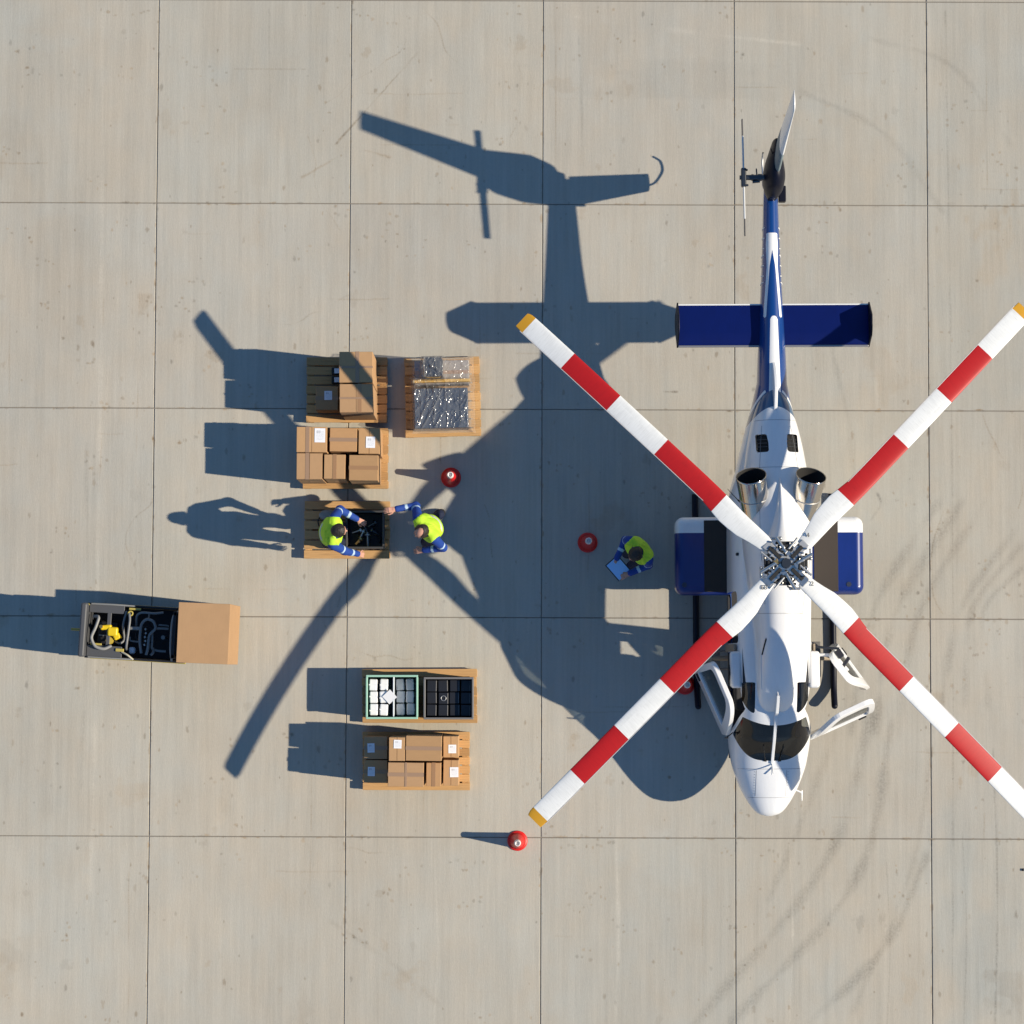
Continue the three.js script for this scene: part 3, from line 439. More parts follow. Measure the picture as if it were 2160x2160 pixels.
// fin, gearbox, ventral fin and tail skid
function plateYZ(pts, thickAt, name, mat, parent, dx = 0) {                         // tapered vertical plate: pts are [z, y]
  const sh = new THREE.Shape(pts.map(p => new THREE.Vector2(...p))); let g = plain(new THREE.ExtrudeGeometry(sh, { depth: 1, bevelEnabled: false }));
  const p = g.attributes.position; for (let i = 0; i < p.count; i++) { const zz = p.getX(i), yy = p.getY(i), t = p.getZ(i) - 0.5; p.setXYZ(i, dx + t * thickAt(yy, zz), yy, zz); }
  g.computeVertexNormals(); return g;
}
{
  const finT = y => lerp(0.17, 0.035, clamp((y - 2.2) / 2.1));
  const lead = y => lerp(-4.95, -5.78, (y - 2.1) / 2.2), trail = y => lerp(-5.5, -6.06, (y - 2.1) / 2.2);
  const finGeo = (y0, y1) => loftFin(y0, y1, lead, trail, finT);
  function loftFin(y0, y1, ld, tr, th) {
    const pos = [], idx = [], n = 20, m = Math.max(2, Math.ceil((y1 - y0) / 0.15));
    for (let j = 0; j <= m; j++) { const y = lerp(y0, y1, j / m), a = ld(y), b = tr(y), t = th(y); for (let i = 0; i < n; i++) { const q = i / n * Math.PI * 2, c = 0.5 - 0.5 * Math.cos(q); pos.push(0.055 * Math.max(0, y - 2.6) + Math.sin(q) * t * 0.5 * Math.pow(1 - c * 0.85, 0.6), y, lerp(a, b, c)); } }
    for (let j = 0; j < m; j++) for (let i = 0; i < n; i++) { const a = j * n + i, b = j * n + (i + 1) % n; idx.push(a, a + n, b, b, a + n, b + n); }
    const c = pos.length / 3, y = y1; pos.push(0.055 * Math.max(0, y - 2.6), y + 0.01, (ld(y) + tr(y)) / 2); for (let i = 0; i < n; i++) idx.push(c, m * n + (i + 1) % n, m * n + i);
    const g = new THREE.BufferGeometry(); g.setAttribute('position', new THREE.Float32BufferAttribute(pos, 3)); g.setIndex(idx); g.computeVertexNormals(); return g;
  }
  const fin = mesh('tail_fin', finGeo(3.3, 4.3), whitePaint, heli);
  mesh('fin_panel', finGeo(2.85, 3.3), finGrey, fin); mesh('fin_root', finGeo(2.05, 2.85), navyPaint, fin);
  mesh('gearbox', loft([[-5.0, 0, 0.06, 2.1, 2.35, 2.5, 2, 2], [-5.1, 0, 0.125, 2.08, 2.5, 2.8, 2, 2], [-5.25, 0, 0.15, 2.08, 2.55, 2.92, 2, 2], [-5.42, 0, 0.125, 2.1, 2.6, 2.95, 2, 2], [-5.56, 0, 0.08, 2.15, 2.65, 2.98, 2, 2], [-5.7, 0, 0.035, 2.4, 2.75, 2.98, 2, 2]], 0.025, 36), blackPaint, heli);
  mesh('ventral_fin', loftFin(1.15, 2.0, y => lerp(-5.36, -5.0, (y - 1.15) / 0.85), y => lerp(-5.62, -5.45, (y - 1.15) / 0.85), y => 0.06), navyPaint, heli);
  mesh('tail_skid', tube([[0, 1.2, -5.42], [0, 1.08, -5.5], [0, 1.0, -5.68], [0, 1.02, -5.82], [0, 1.1, -5.88]], 0.014, 24, 8), steel, heli);
  mesh('tail_lamp_box', moved(rbox(0.1, 0.12, 0.22, 0.015, 2), 0.165, 2.03, -5.12), blackPaint, heli);
  mesh('fin_antenna', bar([-0.05, 2.9, -5.5], [-0.09, 3.02, -5.56], 0.008, 0.005, 6), matteBlack, heli);
  // tail rotor
  const ts = mesh('tail_rotor_shaft', merge([bar([-0.08, 2.62, -5.24], [-0.42, 2.62, -5.24], 0.042, 0.036, 14), bar([-0.2, 2.62, -5.19], [-0.3, 2.62, -5.18], 0.02), moved(new THREE.CylinderGeometry(0.05, 0.05, 0.05, 14), -0.2, 2.62, -5.24, 0, 0, Math.PI / 2), moved(new THREE.CylinderGeometry(0.045, 0.045, 0.03, 14), -0.3, 2.62, -5.24, 0, 0, Math.PI / 2), bar([-0.24, 2.62, -5.28], [-0.245, 2.62, -5.36], 0.01)]), darkSteel, heli);
  mesh('tail_rotor_hub', merge([moved(rbox(0.07, 0.09, 0.26, 0.02, 2), -0.42, 2.62, -5.24), moved(new THREE.CylinderGeometry(0.03, 0.03, 0.09, 12), -0.43, 2.62, -5.24, 0, 0, Math.PI / 2), bar([-0.36, 2.66, -5.13], [-0.44, 2.66, -5.12], 0.015), bar([-0.36, 2.58, -5.35], [-0.44, 2.58, -5.36], 0.015)]), darkSteel, ts);
  for (const s of [-1, 1]) {
    const place = g => { if (s < 0) g.rotateY(Math.PI); g.rotateX(0.05); g.rotateY(0.02); return g.translate(-0.42, 2.62, -5.24); };
    const b = mesh('tail_rotor_blade', place(rbox(0.022, 0.075, 0.46, 0.008, 2).translate(0, 0, 0.33)), std(lin(0.62, 0.62, 0.60), 0.4), heli);
    mesh('tip', place(rbox(0.018, 0.075, 0.23, 0.007, 2).translate(0, 0, 0.672)), std(lin(0.12, 0.11, 0.10), 0.5), b);
  }
}
// main rotor
const HUB_Y = 3.87, HUB_X = -0.035;
const font = await new FontLoader().loadAsync('fonts/droid/droid_sans_bold.typeface.json');
{
  const bladeStations = (r0, r1) => { const s = [r0]; for (const q of [0.3, 0.36, 0.45, 0.55, 0.7, 0.85, 1.0, 1.15, 1.3, 1.5, 2, 2.5, 3, 3.5, 4, 4.45, 4.52, 4.56]) if (q > r0 + 0.01 && q < r1 - 0.01) s.push(q); s.push(r1); return s; };
  const shape = table.bind(null, [[0.26, 0.075, -0.075, 0.055], [0.36, 0.10, -0.10, 0.06], [0.5, 0.10, -0.125, 0.06], [0.75, 0.10, -0.185, 0.06], [1.0, 0.11, -0.195, 0.056], [1.2, 0.12, -0.165, 0.05], [1.45, 0.125, -0.14, 0.045], [4.4, 0.125, -0.14, 0.036], [4.53, 0.12, -0.135, 0.03], [4.6, 0.085, -0.13, 0.02]]);
  function bladeSeg(r0, r1, capIn, capOut) {
    const n = 20, pos = [], idx = [], st = bladeStations(r0, r1);
    for (const r of st) { const [, le, te, th] = shape(r), droop = -0.05 * Math.max(0, r - 0.5) - 0.019 * Math.max(0, r - 0.5) * (r - 0.5); for (let i = 0; i < n; i++) { const q = i / n * Math.PI * 2, c = 0.5 - 0.5 * Math.cos(q); const yy = Math.sin(q) * th * 0.5 * Math.pow(1 - 0.8 * c, 0.55) + (Math.sin(q) > 0 ? 0 : 0); pos.push(r, yy + droop - 0.05 * (lerp(le, te, c) + 0.0) * -0.7, lerp(le, te, c)); } }
    for (let j = 0; j < st.length - 1; j++) for (let i = 0; i < n; i++) { const a = j * n + i, b = j * n + (i + 1) % n; idx.push(a, b, a + n, b, b + n, a + n); }
    let g = new THREE.BufferGeometry(); g.setAttribute('position', new THREE.Float32BufferAttribute(pos, 3)); g.setIndex(idx); g.computeVertexNormals();
    const caps = []; for (const [on, j] of [[capIn, 0], [capOut, st.length - 1]]) if (on) for (let i = 1; i < n - 1; i++) caps.push(j * n, j * n + i, j * n + i + 1);
    if (caps.length) { const cg = g.clone(); cg.setIndex(caps); const ng = plain(cg); ng.computeVertexNormals(); g = mergeGeometries([plain(g), ng]); }
    return g;
  }
  const root = bladeSeg(0.30, 1.135, true, true), r1 = bladeSeg(1.135, 2.155, false, false), w1 = bladeSeg(2.155, 2.98, false, false), r2 = bladeSeg(2.98, 3.78, false, false), w2 = bladeSeg(3.78, 4.46, false, false), tip = bladeSeg(4.46, 4.58, false, true);
  const strip = tube([1.3, 1.9, 2.5, 3.1, 3.7, 4.3, 4.5].map(r => [r, -0.05 * (r - 0.5) - 0.019 * (r - 0.5) * (r - 0.5) - 0.006, -0.143]), 0.006, 30, 5); const stripMat = std(lin(0.55, 0.52, 0.5), 0.5);
  const angs = [[-0.725, -0.688], [-0.705, 0.709], [0.700, -0.714], [0.708, 0.706]];
  const marks = ['', '63', '4', '2'];
  for (const g of [root, r1, w1, r2, w2, tip, strip]) g.scale(1.022, 1, 1);
  angs.forEach(([dx, dz], k) => {
    const rot = Math.atan2(-dz, dx), b = mesh('main_rotor_blade', root, bladeWhite, heli); b.position.set(HUB_X, HUB_Y, 0); b.rotation.set(0, rot, [0.02, -0.035, 0, 0][k], 'YXZ');
    mesh('red_band', r1, bladeRed, b); mesh('white_band', w1, bladeWhite, b); mesh('red_band', r2, bladeRed, b); mesh('white_band', w2, bladeWhite, b); mesh('yellow_tip', tip, bladeYellow, b); mesh('trim_strip', strip, stripMat, b);
    if (marks[k]) { const g = new TextGeometry(marks[k], { font, size: 0.055, depth: 0.002, curveSegments: 4 }); g.computeBoundingBox(); g.translate(-g.boundingBox.max.x / 2, 0, 0); g.rotateX(-Math.PI / 2); g.rotateY(-rot); g.translate(0.44, 0.036, -0.03); mesh('number_mark', g, std(lin(0.1, 0.1, 0.1), 0.7), b); }
  });
  // hub
  const hub = mesh('rotor_hub', merge([bar([0, HUB_Y - 0.75, 0], [HUB_X, HUB_Y + 0.03, 0], 0.1, 0.075, 24), new THREE.CylinderGeometry(0.14, 0.15, 0.035, 24).translate(HUB_X, HUB_Y - 0.09, 0), new THREE.CylinderGeometry(0.06, 0.07, 0.05, 16).translate(HUB_X, HUB_Y + 0.06, 0)]), darkSteel, heli);
  for (let k = 0; k < 4; k++) {
    const [dx, dz] = angs[k], rot = Math.atan2(-dz, dx), M = new THREE.Matrix4().makeRotationY(rot); M.setPosition(HUB_X, HUB_Y, 0);
    const arm = mesh('yoke_arm', merge([moved(rbox(0.34, 0.03, 0.13, 0.012, 2), 0.2, 0.02, 0), moved(rbox(0.2, 0.03, 0.09, 0.012, 2), 0.24, -0.03, 0), bar([0.2, -0.05, 0.05], [0.2, 0.06, 0.05], 0.018), bar([0.2, -0.05, -0.05], [0.2, 0.06, -0.05], 0.018)]).applyMatrix4(M), k % 2 ? chrome : steel, hub);
    mesh('damper', bar([0.1, 0.055, 0.10], [0.32, 0.055, 0.155], 0.024, 0.024, 12).applyMatrix4(M), chrome, hub); mesh('damper', bar([0.08, 0.05, -0.1], [0.34, 0.05, -0.12], 0.016, 0.016, 10).applyMatrix4(M), steel, hub);
    mesh('pitch_link', merge([bar([0.24, -0.34, 0.16], [0.27, 0.0, 0.19], 0.013), moved(new THREE.SphereGeometry(0.024, 10, 8), 0.27, 0.02, 0.19), bar([0.27, 0.0, 0.19], [0.36, 0.01, 0.10], 0.018)]).applyMatrix4(M), steel, hub);
    const q = rng(60 + k);
    for (let i = 0; i < 8; i++) { const a = 0.07 + 0.035 * i, c = (i % 2 ? 1 : -1) * (0.035 + 0.05 * q()); mesh('bolt', new THREE.CylinderGeometry(0.013, 0.013, 0.035 + 0.03 * q(), 6).translate(a, 0.05, c).applyMatrix4(M), i % 3 ? chrome : matteBlack, hub); }
    mesh('yoke_plate', moved(rbox(0.2, 0.02, 0.05, 0.006), 0.2, 0.045, 0.0).applyMatrix4(M), matteBlack, hub);
    const M2 = new THREE.Matrix4().makeRotationY(rot + Math.PI / 4); M2.setPosition(HUB_X, HUB_Y, 0);
    mesh('elastomer_pad', merge([moved(rbox(0.07, 0.07, 0.2, 0.02, 2), 0.215, 0.01, 0), moved(rbox(0.035, 0.05, 0.26, 0.012, 2), 0.265, 0.0, 0), bar([0.17, 0.05, -0.08], [0.17, 0.05, 0.08], 0.02)]).applyMatrix4(M2), matteBlack, hub);
    mesh('fitting', moved(rbox(0.08, 0.02, 0.07, 0.008), 0.14, 0.05, 0.02, 0, 0.4).applyMatrix4(M2), k === 0 ? brass : chrome, hub); mesh('ring', moved(new THREE.TorusGeometry(0.03, 0.009, 6, 14), 0.2, 0.065, -0.05, Math.PI / 2).applyMatrix4(M2), chrome, hub); mesh('ring', moved(new THREE.TorusGeometry(0.022, 0.008, 6, 12), 0.25, 0.05, 0.07, Math.PI / 2).applyMatrix4(M2), chrome, hub);
  }
  mesh('swashplate', new THREE.CylinderGeometry(0.24, 0.26, 0.05, 28).translate(HUB_X * 0.6, HUB_Y - 0.34, 0), darkSteel, hub);
}

// ------------------------------------------------------------------ cargo: pallets, cartons, crates
const woodTex = dataTex(256, 256, (i, j, c) => { const g = 0.75 + 0.35 * (noise(i * 0.03 + 4, j * 0.35) - 0.5) + 0.18 * (noise(i * 0.12, j * 1.1) - 0.5) + 0.12 * (fbm(i * 0.03, j * 0.03, 3) - 0.5); c[0] = toSrgb(0.56 * g); c[1] = toSrgb(0.36 * g * (0.97 + 0.1 * (g - 0.75))); c[2] = toSrgb(0.165 * g * 0.95); });
const woods = [1.1, 0.95, 1.2, 0.8].map(k => std(lin(k * 1.06, k * 0.98, k * 0.88), 0.85, { map: woodTex }));
const cardTex = dataTex(256, 256, (i, j, c) => { const g = 1 + 0.05 * (noise(i * 0.6, j * 0.05) - 0.5) + 0.1 * (fbm(i * 0.02, j * 0.02, 4) - 0.5) + 0.04 * (noise(i * 0.7, j * 0.7) - 0.5); c[0] = toSrgb(0.45 * g); c[1] = toSrgb(0.265 * g); c[2] = toSrgb(0.125 * g); });
const cards = [[1, 1, 1], [0.88, 0.87, 0.85], [1.08, 1.06, 1.02], [0.96, 0.97, 1.02], [1.02, 0.97, 0.92]].map(k => std(lin(...k), 0.85, { map: cardTex }));
const tapeMat = phys(lin(0.34, 0.19, 0.09), 0.35, { clearcoat: 0.3 }), tapeGrey = phys(lin(0.33, 0.21, 0.13), 0.4);
const paperTex = dataTex(64, 64, (i, j, c) => { let v = 0.82; if (i > 8 && i < 56) { if (j > 8 && j < 54 && j % 6 < 2 && noise(i * 0.6, j * 3) > 0.35) v = 0.5; if (j > 40 && j < 54 && i > 10 && i < 36) v = noise(i * 1.7, 5) > 0.5 ? 0.25 : 0.8; } c[0] = c[1] = toSrgb(v); c[2] = toSrgb(v * 1.02); });
const paper = std(lin(1, 1, 1), 0.7, { map: paperTex });

function pallet(cx, cz, sx, sz, label, turn = 0, boards = 7) {
  const p = thing('pallet', label, 'pallet', [cx, 0, cz], turn, 'wooden pallets on the apron');
  const bw = sz / boards * 0.86, gap = (sz - bw * boards) / (boards - 1), q = rng(Math.round(cx * 1000 + cz * 77 + 9000));
  const bg = rbox(sx, 0.022, bw, 0.003), sg = rbox(0.1, 0.022, sz, 0.003), kg = rbox(0.1, 0.078, 0.12, 0.004), lg = rbox(sx, 0.02, 0.1, 0.003);
  for (let k = 0; k < boards; k++) { const b = mesh('deck_board', bg, woods[Math.floor(q() * 4)], p); b.position.set((q() - 0.5) * 0.012, 0.133 + (q() - 0.5) * 0.002, -sz / 2 + bw / 2 + k * (bw + gap)); b.rotation.y = (q() - 0.5) * 0.008; }
  for (const x of [-1, 0, 1]) {
    mesh('stringer_board', sg, woods[Math.floor(q() * 4)], p).position.set(x * (sx / 2 - 0.06), 0.110, 0);
    for (const z of [-1, 0, 1]) mesh('block', kg, woods[Math.floor(q() * 4)], p).position.set(x * (sx / 2 - 0.06), 0.060, z * (sz / 2 - 0.065));
  }
  for (const z of [-1, 0, 1]) mesh('bottom_board', lg, woods[Math.floor(q() * 4)], p).position.set(0, 0.0105, z * (sz / 2 - 0.065));
  return p;
}
const DECK = 0.1455;
let cartonN = 0;
// carton: body with two top flaps that meet in a slit, tape over the slit, and a printed label if it has one
function carton(cx, cz, sx, sz, y0, y1, label, o = {}) {
  const q = rng(400 + cartonN * 17), h = y1 - y0, m = cards[(cartonN++ * 3) % 5], alongX = o.tape === 'x';
  const c = thing(o.name ?? 'cardboard_box', label, o.category ?? 'box', [cx, y0, cz], (o.turn ?? 0) + (q() - 0.5) * 0.03, o.group ?? 'cardboard boxes on the pallets');
  mesh('body', rbox(sx, h - 0.004, sz, 0.006, 2).translate(0, (h - 0.004) / 2, 0), m, c);
  const fs = alongX ? [sx - 0.008, sz / 2 - 0.006] : [sx / 2 - 0.006, sz - 0.008];
  if (o.lid) mesh('lid', rbox(sx - 0.004, 0.006, sz - 0.004, 0.002), m, c).position.set(0, h - 0.001, 0);
  else for (const s of [-1, 1]) { const f = mesh('flap', rbox(fs[0], 0.005, fs[1], 0.002), m, c); f.position.set(alongX ? 0 : s * (sx / 4), h - 0.0015 + 0.001 * q(), alongX ? s * (sz / 4) : 0); f.rotation.set(alongX ? s * 0.006 : 0, 0, alongX ? 0 : -s * 0.006); }
  if (o.tape) { const off = o.tapeOff ?? 0, tg = alongX ? rbox(sx + 0.006, 0.002, 0.055, 0.0009) : rbox(0.055, 0.002, sz + 0.006, 0.0009); mesh('tape', tg, q() < 0.5 ? tapeMat : tapeGrey, c).position.set(alongX ? 0 : off, h + 0.0035, alongX ? off : 0); }
  if (o.strap) mesh('strap', alongX ? rbox(0.03, 0.002, sz + 0.004, 0.0009) : rbox(sx + 0.004, 0.002, 0.03, 0.0009), tapeGrey, c).position.set(0, h + 0.005, 0);
  for (const [lx, lz, lw, ld] of o.labels ?? (o.lab ? [o.lab] : [])) { const g = rbox(lw, 0.0016, ld, 0.0007); const l = mesh('label', g, paper, c); l.position.set(lx, h + 0.0062, lz); l.rotation.y = (q() - 0.5) * 0.05; }
  if (o.hand) for (const s of [-1, 1]) mesh('hand_hole', moved(rbox(0.09, 0.03, 0.004, 0.002), 0, h * 0.7, s * (sz / 2 + 0.0005)), matteBlack, c);
  return c;
}
// pallet A, back left
pallet(-2.396, -1.766, 1.17, 0.95, 'pallet with two tall cartons at the upper left');
carton(-2.194, -1.962, 0.47, 0.435, DECK, 1.3, 'tall carton at the back of the upper left pallet, crossed by a shadow', { tape: 'z', strap: 1, tapeOff: 0.02 });
carton(-2.19, -1.525, 0.465, 0.40, DECK, 1.29, 'tall carton in front of another, beside a small labelled one', { tape: 'z', strap: 1, tapeOff: 0.05, hand: 1 });
carton(-2.655, -1.60, 0.32, 0.34, DECK, 0.56, 'small low carton with one label left of the tall cartons', { tape: 'x', lab: [0.02, -0.04, 0.11, 0.13] });
for (const [z, t] of [[-1.93, 'rear'], [-2.06, 'front']].reverse()) {
  const b = thing('small_case', t === 'rear' ? 'small dark labelled case on the pallet nearer the low carton' : 'small dark labelled case at the rear of the pallet deck', 'case', [-2.535, DECK, z + 0.03], 0.02, 'small dark cases');
  mesh('body', rbox(0.15, 0.11, 0.11, 0.012, 2).translate(0, 0.055, 0), matteBlack, b); mesh('label', rbox(0.07, 0.002, 0.07, 0.001), paper, b).position.set(0, 0.1115, 0);
}
// pallet C, with six cartons in two layers
pallet(-2.408, -0.769, 1.23, 0.88, 'pallet stacked with six cartons, below the tall-carton pallet');
{
  const T = 1.05, Mi = 0.60, G = 'cardboard boxes on the pallets';
  const cols = [[-2.83, -0.962, 0.43, 0.36, 'z', [0.115, -0.06, 0.15, 0.2], 'carton with a large white label in the corner of the six-carton stack'], [-2.862, -0.585, 0.365, 0.37, 'z', null, 'plain taped carton in the near left corner of the six-carton stack'], [-2.385, -0.962, 0.385, 0.335, 'x', null, 'middle rear carton of the six-carton stack with lengthwise tape'], [-2.505, -0.578, 0.30, 0.345, 'z', null, 'narrow front middle carton of the six-carton stack'], [-2.098, -0.563, 0.41, 0.36, 'x', null, 'front right carton of the six-carton stack with lengthwise tape'], [-2.02, -0.945, 0.30, 0.365, null, [0.02, 0.02, 0.13, 0.16], 'shadow-crossed carton with a white label, rear right of the six-carton stack']];
  cols.forEach(([x, z, sx, sz, t, l, lab], k) => {
    carton(x, z, sx, sz, DECK, Mi, `lower carton beneath the ${['large-label', 'near left', 'rear middle', 'narrow front', 'front right', 'rear right'][k]} carton of the six-carton stack`, { tape: t, group: 'lower cartons of the six-carton stack' });
    carton(x, z, sx, sz, Mi + 0.008, T - (k % 3) * 0.012, lab, { tape: t, lab: l, tapeOff: t === 'z' && k < 2 ? -0.06 + (k ? 0.03 : 0) : 0, group: G });
  });
}
// pallet F, front, with eight cartons
pallet(-1.378, 3.595, 1.54, 0.835, 'long pallet loaded with labelled cartons, nearest the bottom');
{
  const G = 'cardboard boxes on the front pallet';
  const list = [[-1.93, 3.39, 0.33, 0.315, 0.72, 'x', [-0.065, 0.0, 0.10, 0.13], 'low shaded carton with label, rear left on the front pallet'], [-1.93, 3.722, 0.33, 0.32, 0.72, 'x', [-0.06, 0.0, 0.10, 0.13], 'low shaded carton with label, near left on the front pallet'],
    [-1.612, 3.395, 0.225, 0.33, 1.1, null, [0.01, -0.07, 0.11, 0.12], 'narrow tall carton with white label in the rear row of the front pallet'], [-1.238, 3.384, 0.50, 0.35, 1.1, 'x', null, 'wide unlabelled carton in the rear row of the front pallet'], [-0.862, 3.37, 0.215, 0.30, 0.86, null, [0.02, 0.03, 0.11, 0.12], 'rear right carton with a square white label on the front pallet'],
    [-1.487, 3.75, 0.50, 0.335, 1.1, 'x', null, 'wide cross-strapped carton in the near row of the front pallet'], [-1.10, 3.752, 0.205, 0.33, 1.04, 'z', null, 'narrow carton between two others in the near row of the front pallet'], [-0.861, 3.735, 0.215, 0.36, 0.86, null, [0.045, -0.01, 0.12, 0.14], 'near right carton with a printed white label on the front pallet']];
  list.forEach(([x, z, sx, sz, T, t, l, lab], k) => {
    const mid = 0.14 + (T - 0.14) * 0.5;
    carton(x, z, sx, sz, DECK, mid, `bottom carton beneath the ${['rear left', 'near left', 'narrow labelled', 'wide rear', 'rear right', 'wide near', 'narrow near', 'near right'][k]} one on the front pallet`, { tape: t, group: 'lower cartons of the front pallet' });
    carton(x, z, sx, sz, mid + 0.008, T, lab, { tape: t, lab: l, strap: k === 5, group: G });
  });
}
// big carton on the forks of the truck
carton(-4.293, 1.778, 0.72, 0.84, 0.165, 1.45, 'large plain carton standing on the forks of the lift truck', { turn: -0.045, group: 'carton on the truck', tape: null, lid: 1 });

// open crates: one body of walls and floor, a rim, dividers
function crate(cx, cz, sx, sz, y0, h, mat, rimMat, label, name, o = {}) {
  const c = thing(name, label, 'crate', [cx, y0, cz], o.turn ?? 0, 'open crates'), w = 0.014;
  mesh('floor', rbox(sx - 0.02, 0.012, sz - 0.02, 0.003).translate(0, 0.008, 0), mat, c);
  for (const s of [-1, 1]) {
    mesh('wall', rbox(sx - 2 * w - 0.002, h, w, 0.004), mat, c).position.set(0, h / 2 + 0.002, s * (sz / 2 - w / 2));
    mesh('wall', rbox(w, h, sz, 0.004), mat, c).position.set(s * (sx / 2 - w / 2), h / 2 + 0.002, 0);
    mesh('rim', rbox(sx + 0.02, 0.025, 0.03, 0.008, 2), rimMat, c).position.set(0, h - 0.004, s * (sz / 2 - 0.002));
    mesh('rim', rbox(0.03, 0.026, sz - 0.03, 0.008, 2), rimMat, c).position.set(s * (sx / 2 - 0.002), h - 0.0035, 0);
    for (let k = -2; k <= 2; k++) mesh('rib', rbox(0.02, h * 0.86, 0.012, 0.004), mat, c).position.set(k * sx * 0.2, h * 0.45, s * (sz / 2 + 0.004));
  }
  if (o.divider) mesh('divider', rbox(0.016, h * 0.9, sz - 0.03, 0.004), o.divMat ?? rimMat, c).position.set(o.divider === true ? 0 : o.divider, h * 0.45 + 0.004, 0);
  return c;
}
pallet(-1.33, 2.662, 1.655, 0.775, 'long pallet carrying two open crates', 0, 6);
const greenPlastic = std(lin(0.02, 0.12, 0.085), 0.5), paleGreen = std(lin(0.32, 0.55, 0.42), 0.5), blackPlastic = std(lin(0.012, 0.012, 0.014), 0.45), greyRim = std(lin(0.16, 0.155, 0.15), 0.5);
crate(-1.705, 2.672, 0.72, 0.60, DECK, 0.5, greenPlastic, paleGreen, 'green open crate full of white packets', 'green_crate', { divider: 0.02, divMat: std(lin(0.7, 0.75, 0.78), 0.5) });
crate(-0.90, 2.69, 0.69, 0.575, DECK, 0.5, blackPlastic, greyRim, 'black open crate full of dark cases beside the green crate', 'black_crate');
{
  const q = rng(313), packWhite = std(lin(0.80, 0.80, 0.79), 0.55);
  const pg = rbox(0.115, 0.34, 0.165, 0.018, 3);
  for (let i = 0; i < 4; i++) for (let j = 0; j < 3; j++) {
    const x = -1.705 + [-0.265, -0.115, 0.105, 0.25][i] + (q() - 0.5) * 0.015, z = 2.672 + (j - 1) * 0.178 + (q() - 0.5) * 0.012;
    const p = thing('white_packet', `white packet in the ${i < 2 ? 'sunlit' : 'shaded'} half of the green crate, ${['rear', 'middle', 'near'][j]} row, ${i % 2 ? 'right' : 'left'}`, 'packet', [x, DECK + 0.016, z], (q() - 0.5) * 0.16, i < 2 ? 'sunlit packets in the green crate' : 'shaded packets in the green crate');
    const k = (i < 2 ? 1.2 : 0.66) * (0.95 + 0.1 * q()); mesh('wrapper', pg, packWhite, p).position.y = 0.172 * k; p.children[0].scale.y = k;
    mesh('seam', rbox(0.12, 0.004, 0.02, 0.0015), packWhite, p).position.set(0, 0.343 * k + 0.0015, 0.03 * (q() - 0.5));
  }
  const dg = rbox(0.14, 0.33, 0.165, 0.01, 2), darkCase = std(lin(0.014, 0.015, 0.019), 0.4);
  for (let i = 0; i < 4; i++) for (let j = 0; j < 3; j++) {
    const x = -0.90 - 0.243 + i * 0.162 + (q() - 0.5) * 0.008, z = 2.69 + (j - 1) * 0.175 + (q() - 0.5) * 0.008, k = 0.92 + 0.14 * q();
    const p = thing('dark_case', `dark case, ${['first', 'second', 'third', 'fourth'][i]} from left in the ${['rear', 'middle', 'near'][j]} row of the black crate`, 'case', [x, DECK + 0.016, z], (q() - 0.5) * 0.05, 'dark cases in the black crate');
    const b = mesh('body', dg, darkCase, p); b.position.y = 0.166 * k; b.scale.y = k;
    mesh('edge_strip', rbox(0.012, 0.006, 0.15, 0.002), greyRim, p).position.set(0.06, 0.331 * k + 0.002, 0);
    if (i === 1 && j === 1) mesh('carry_ring', new THREE.TorusGeometry(0.035, 0.006, 8, 20).rotateX(Math.PI / 2).translate(0, 0.331 * k + 0.006, 0), steel, p);
  }
  const card = thing('paper_sheet', 'loose white sheet lying tilted on the packets in the green crate', 'paper', [-1.74, DECK + 0.45, 2.67], 0.75);
  mesh('sheet', rbox(0.15, 0.003, 0.15, 0.001), packWhite, card).rotation.z = 0.08;
}
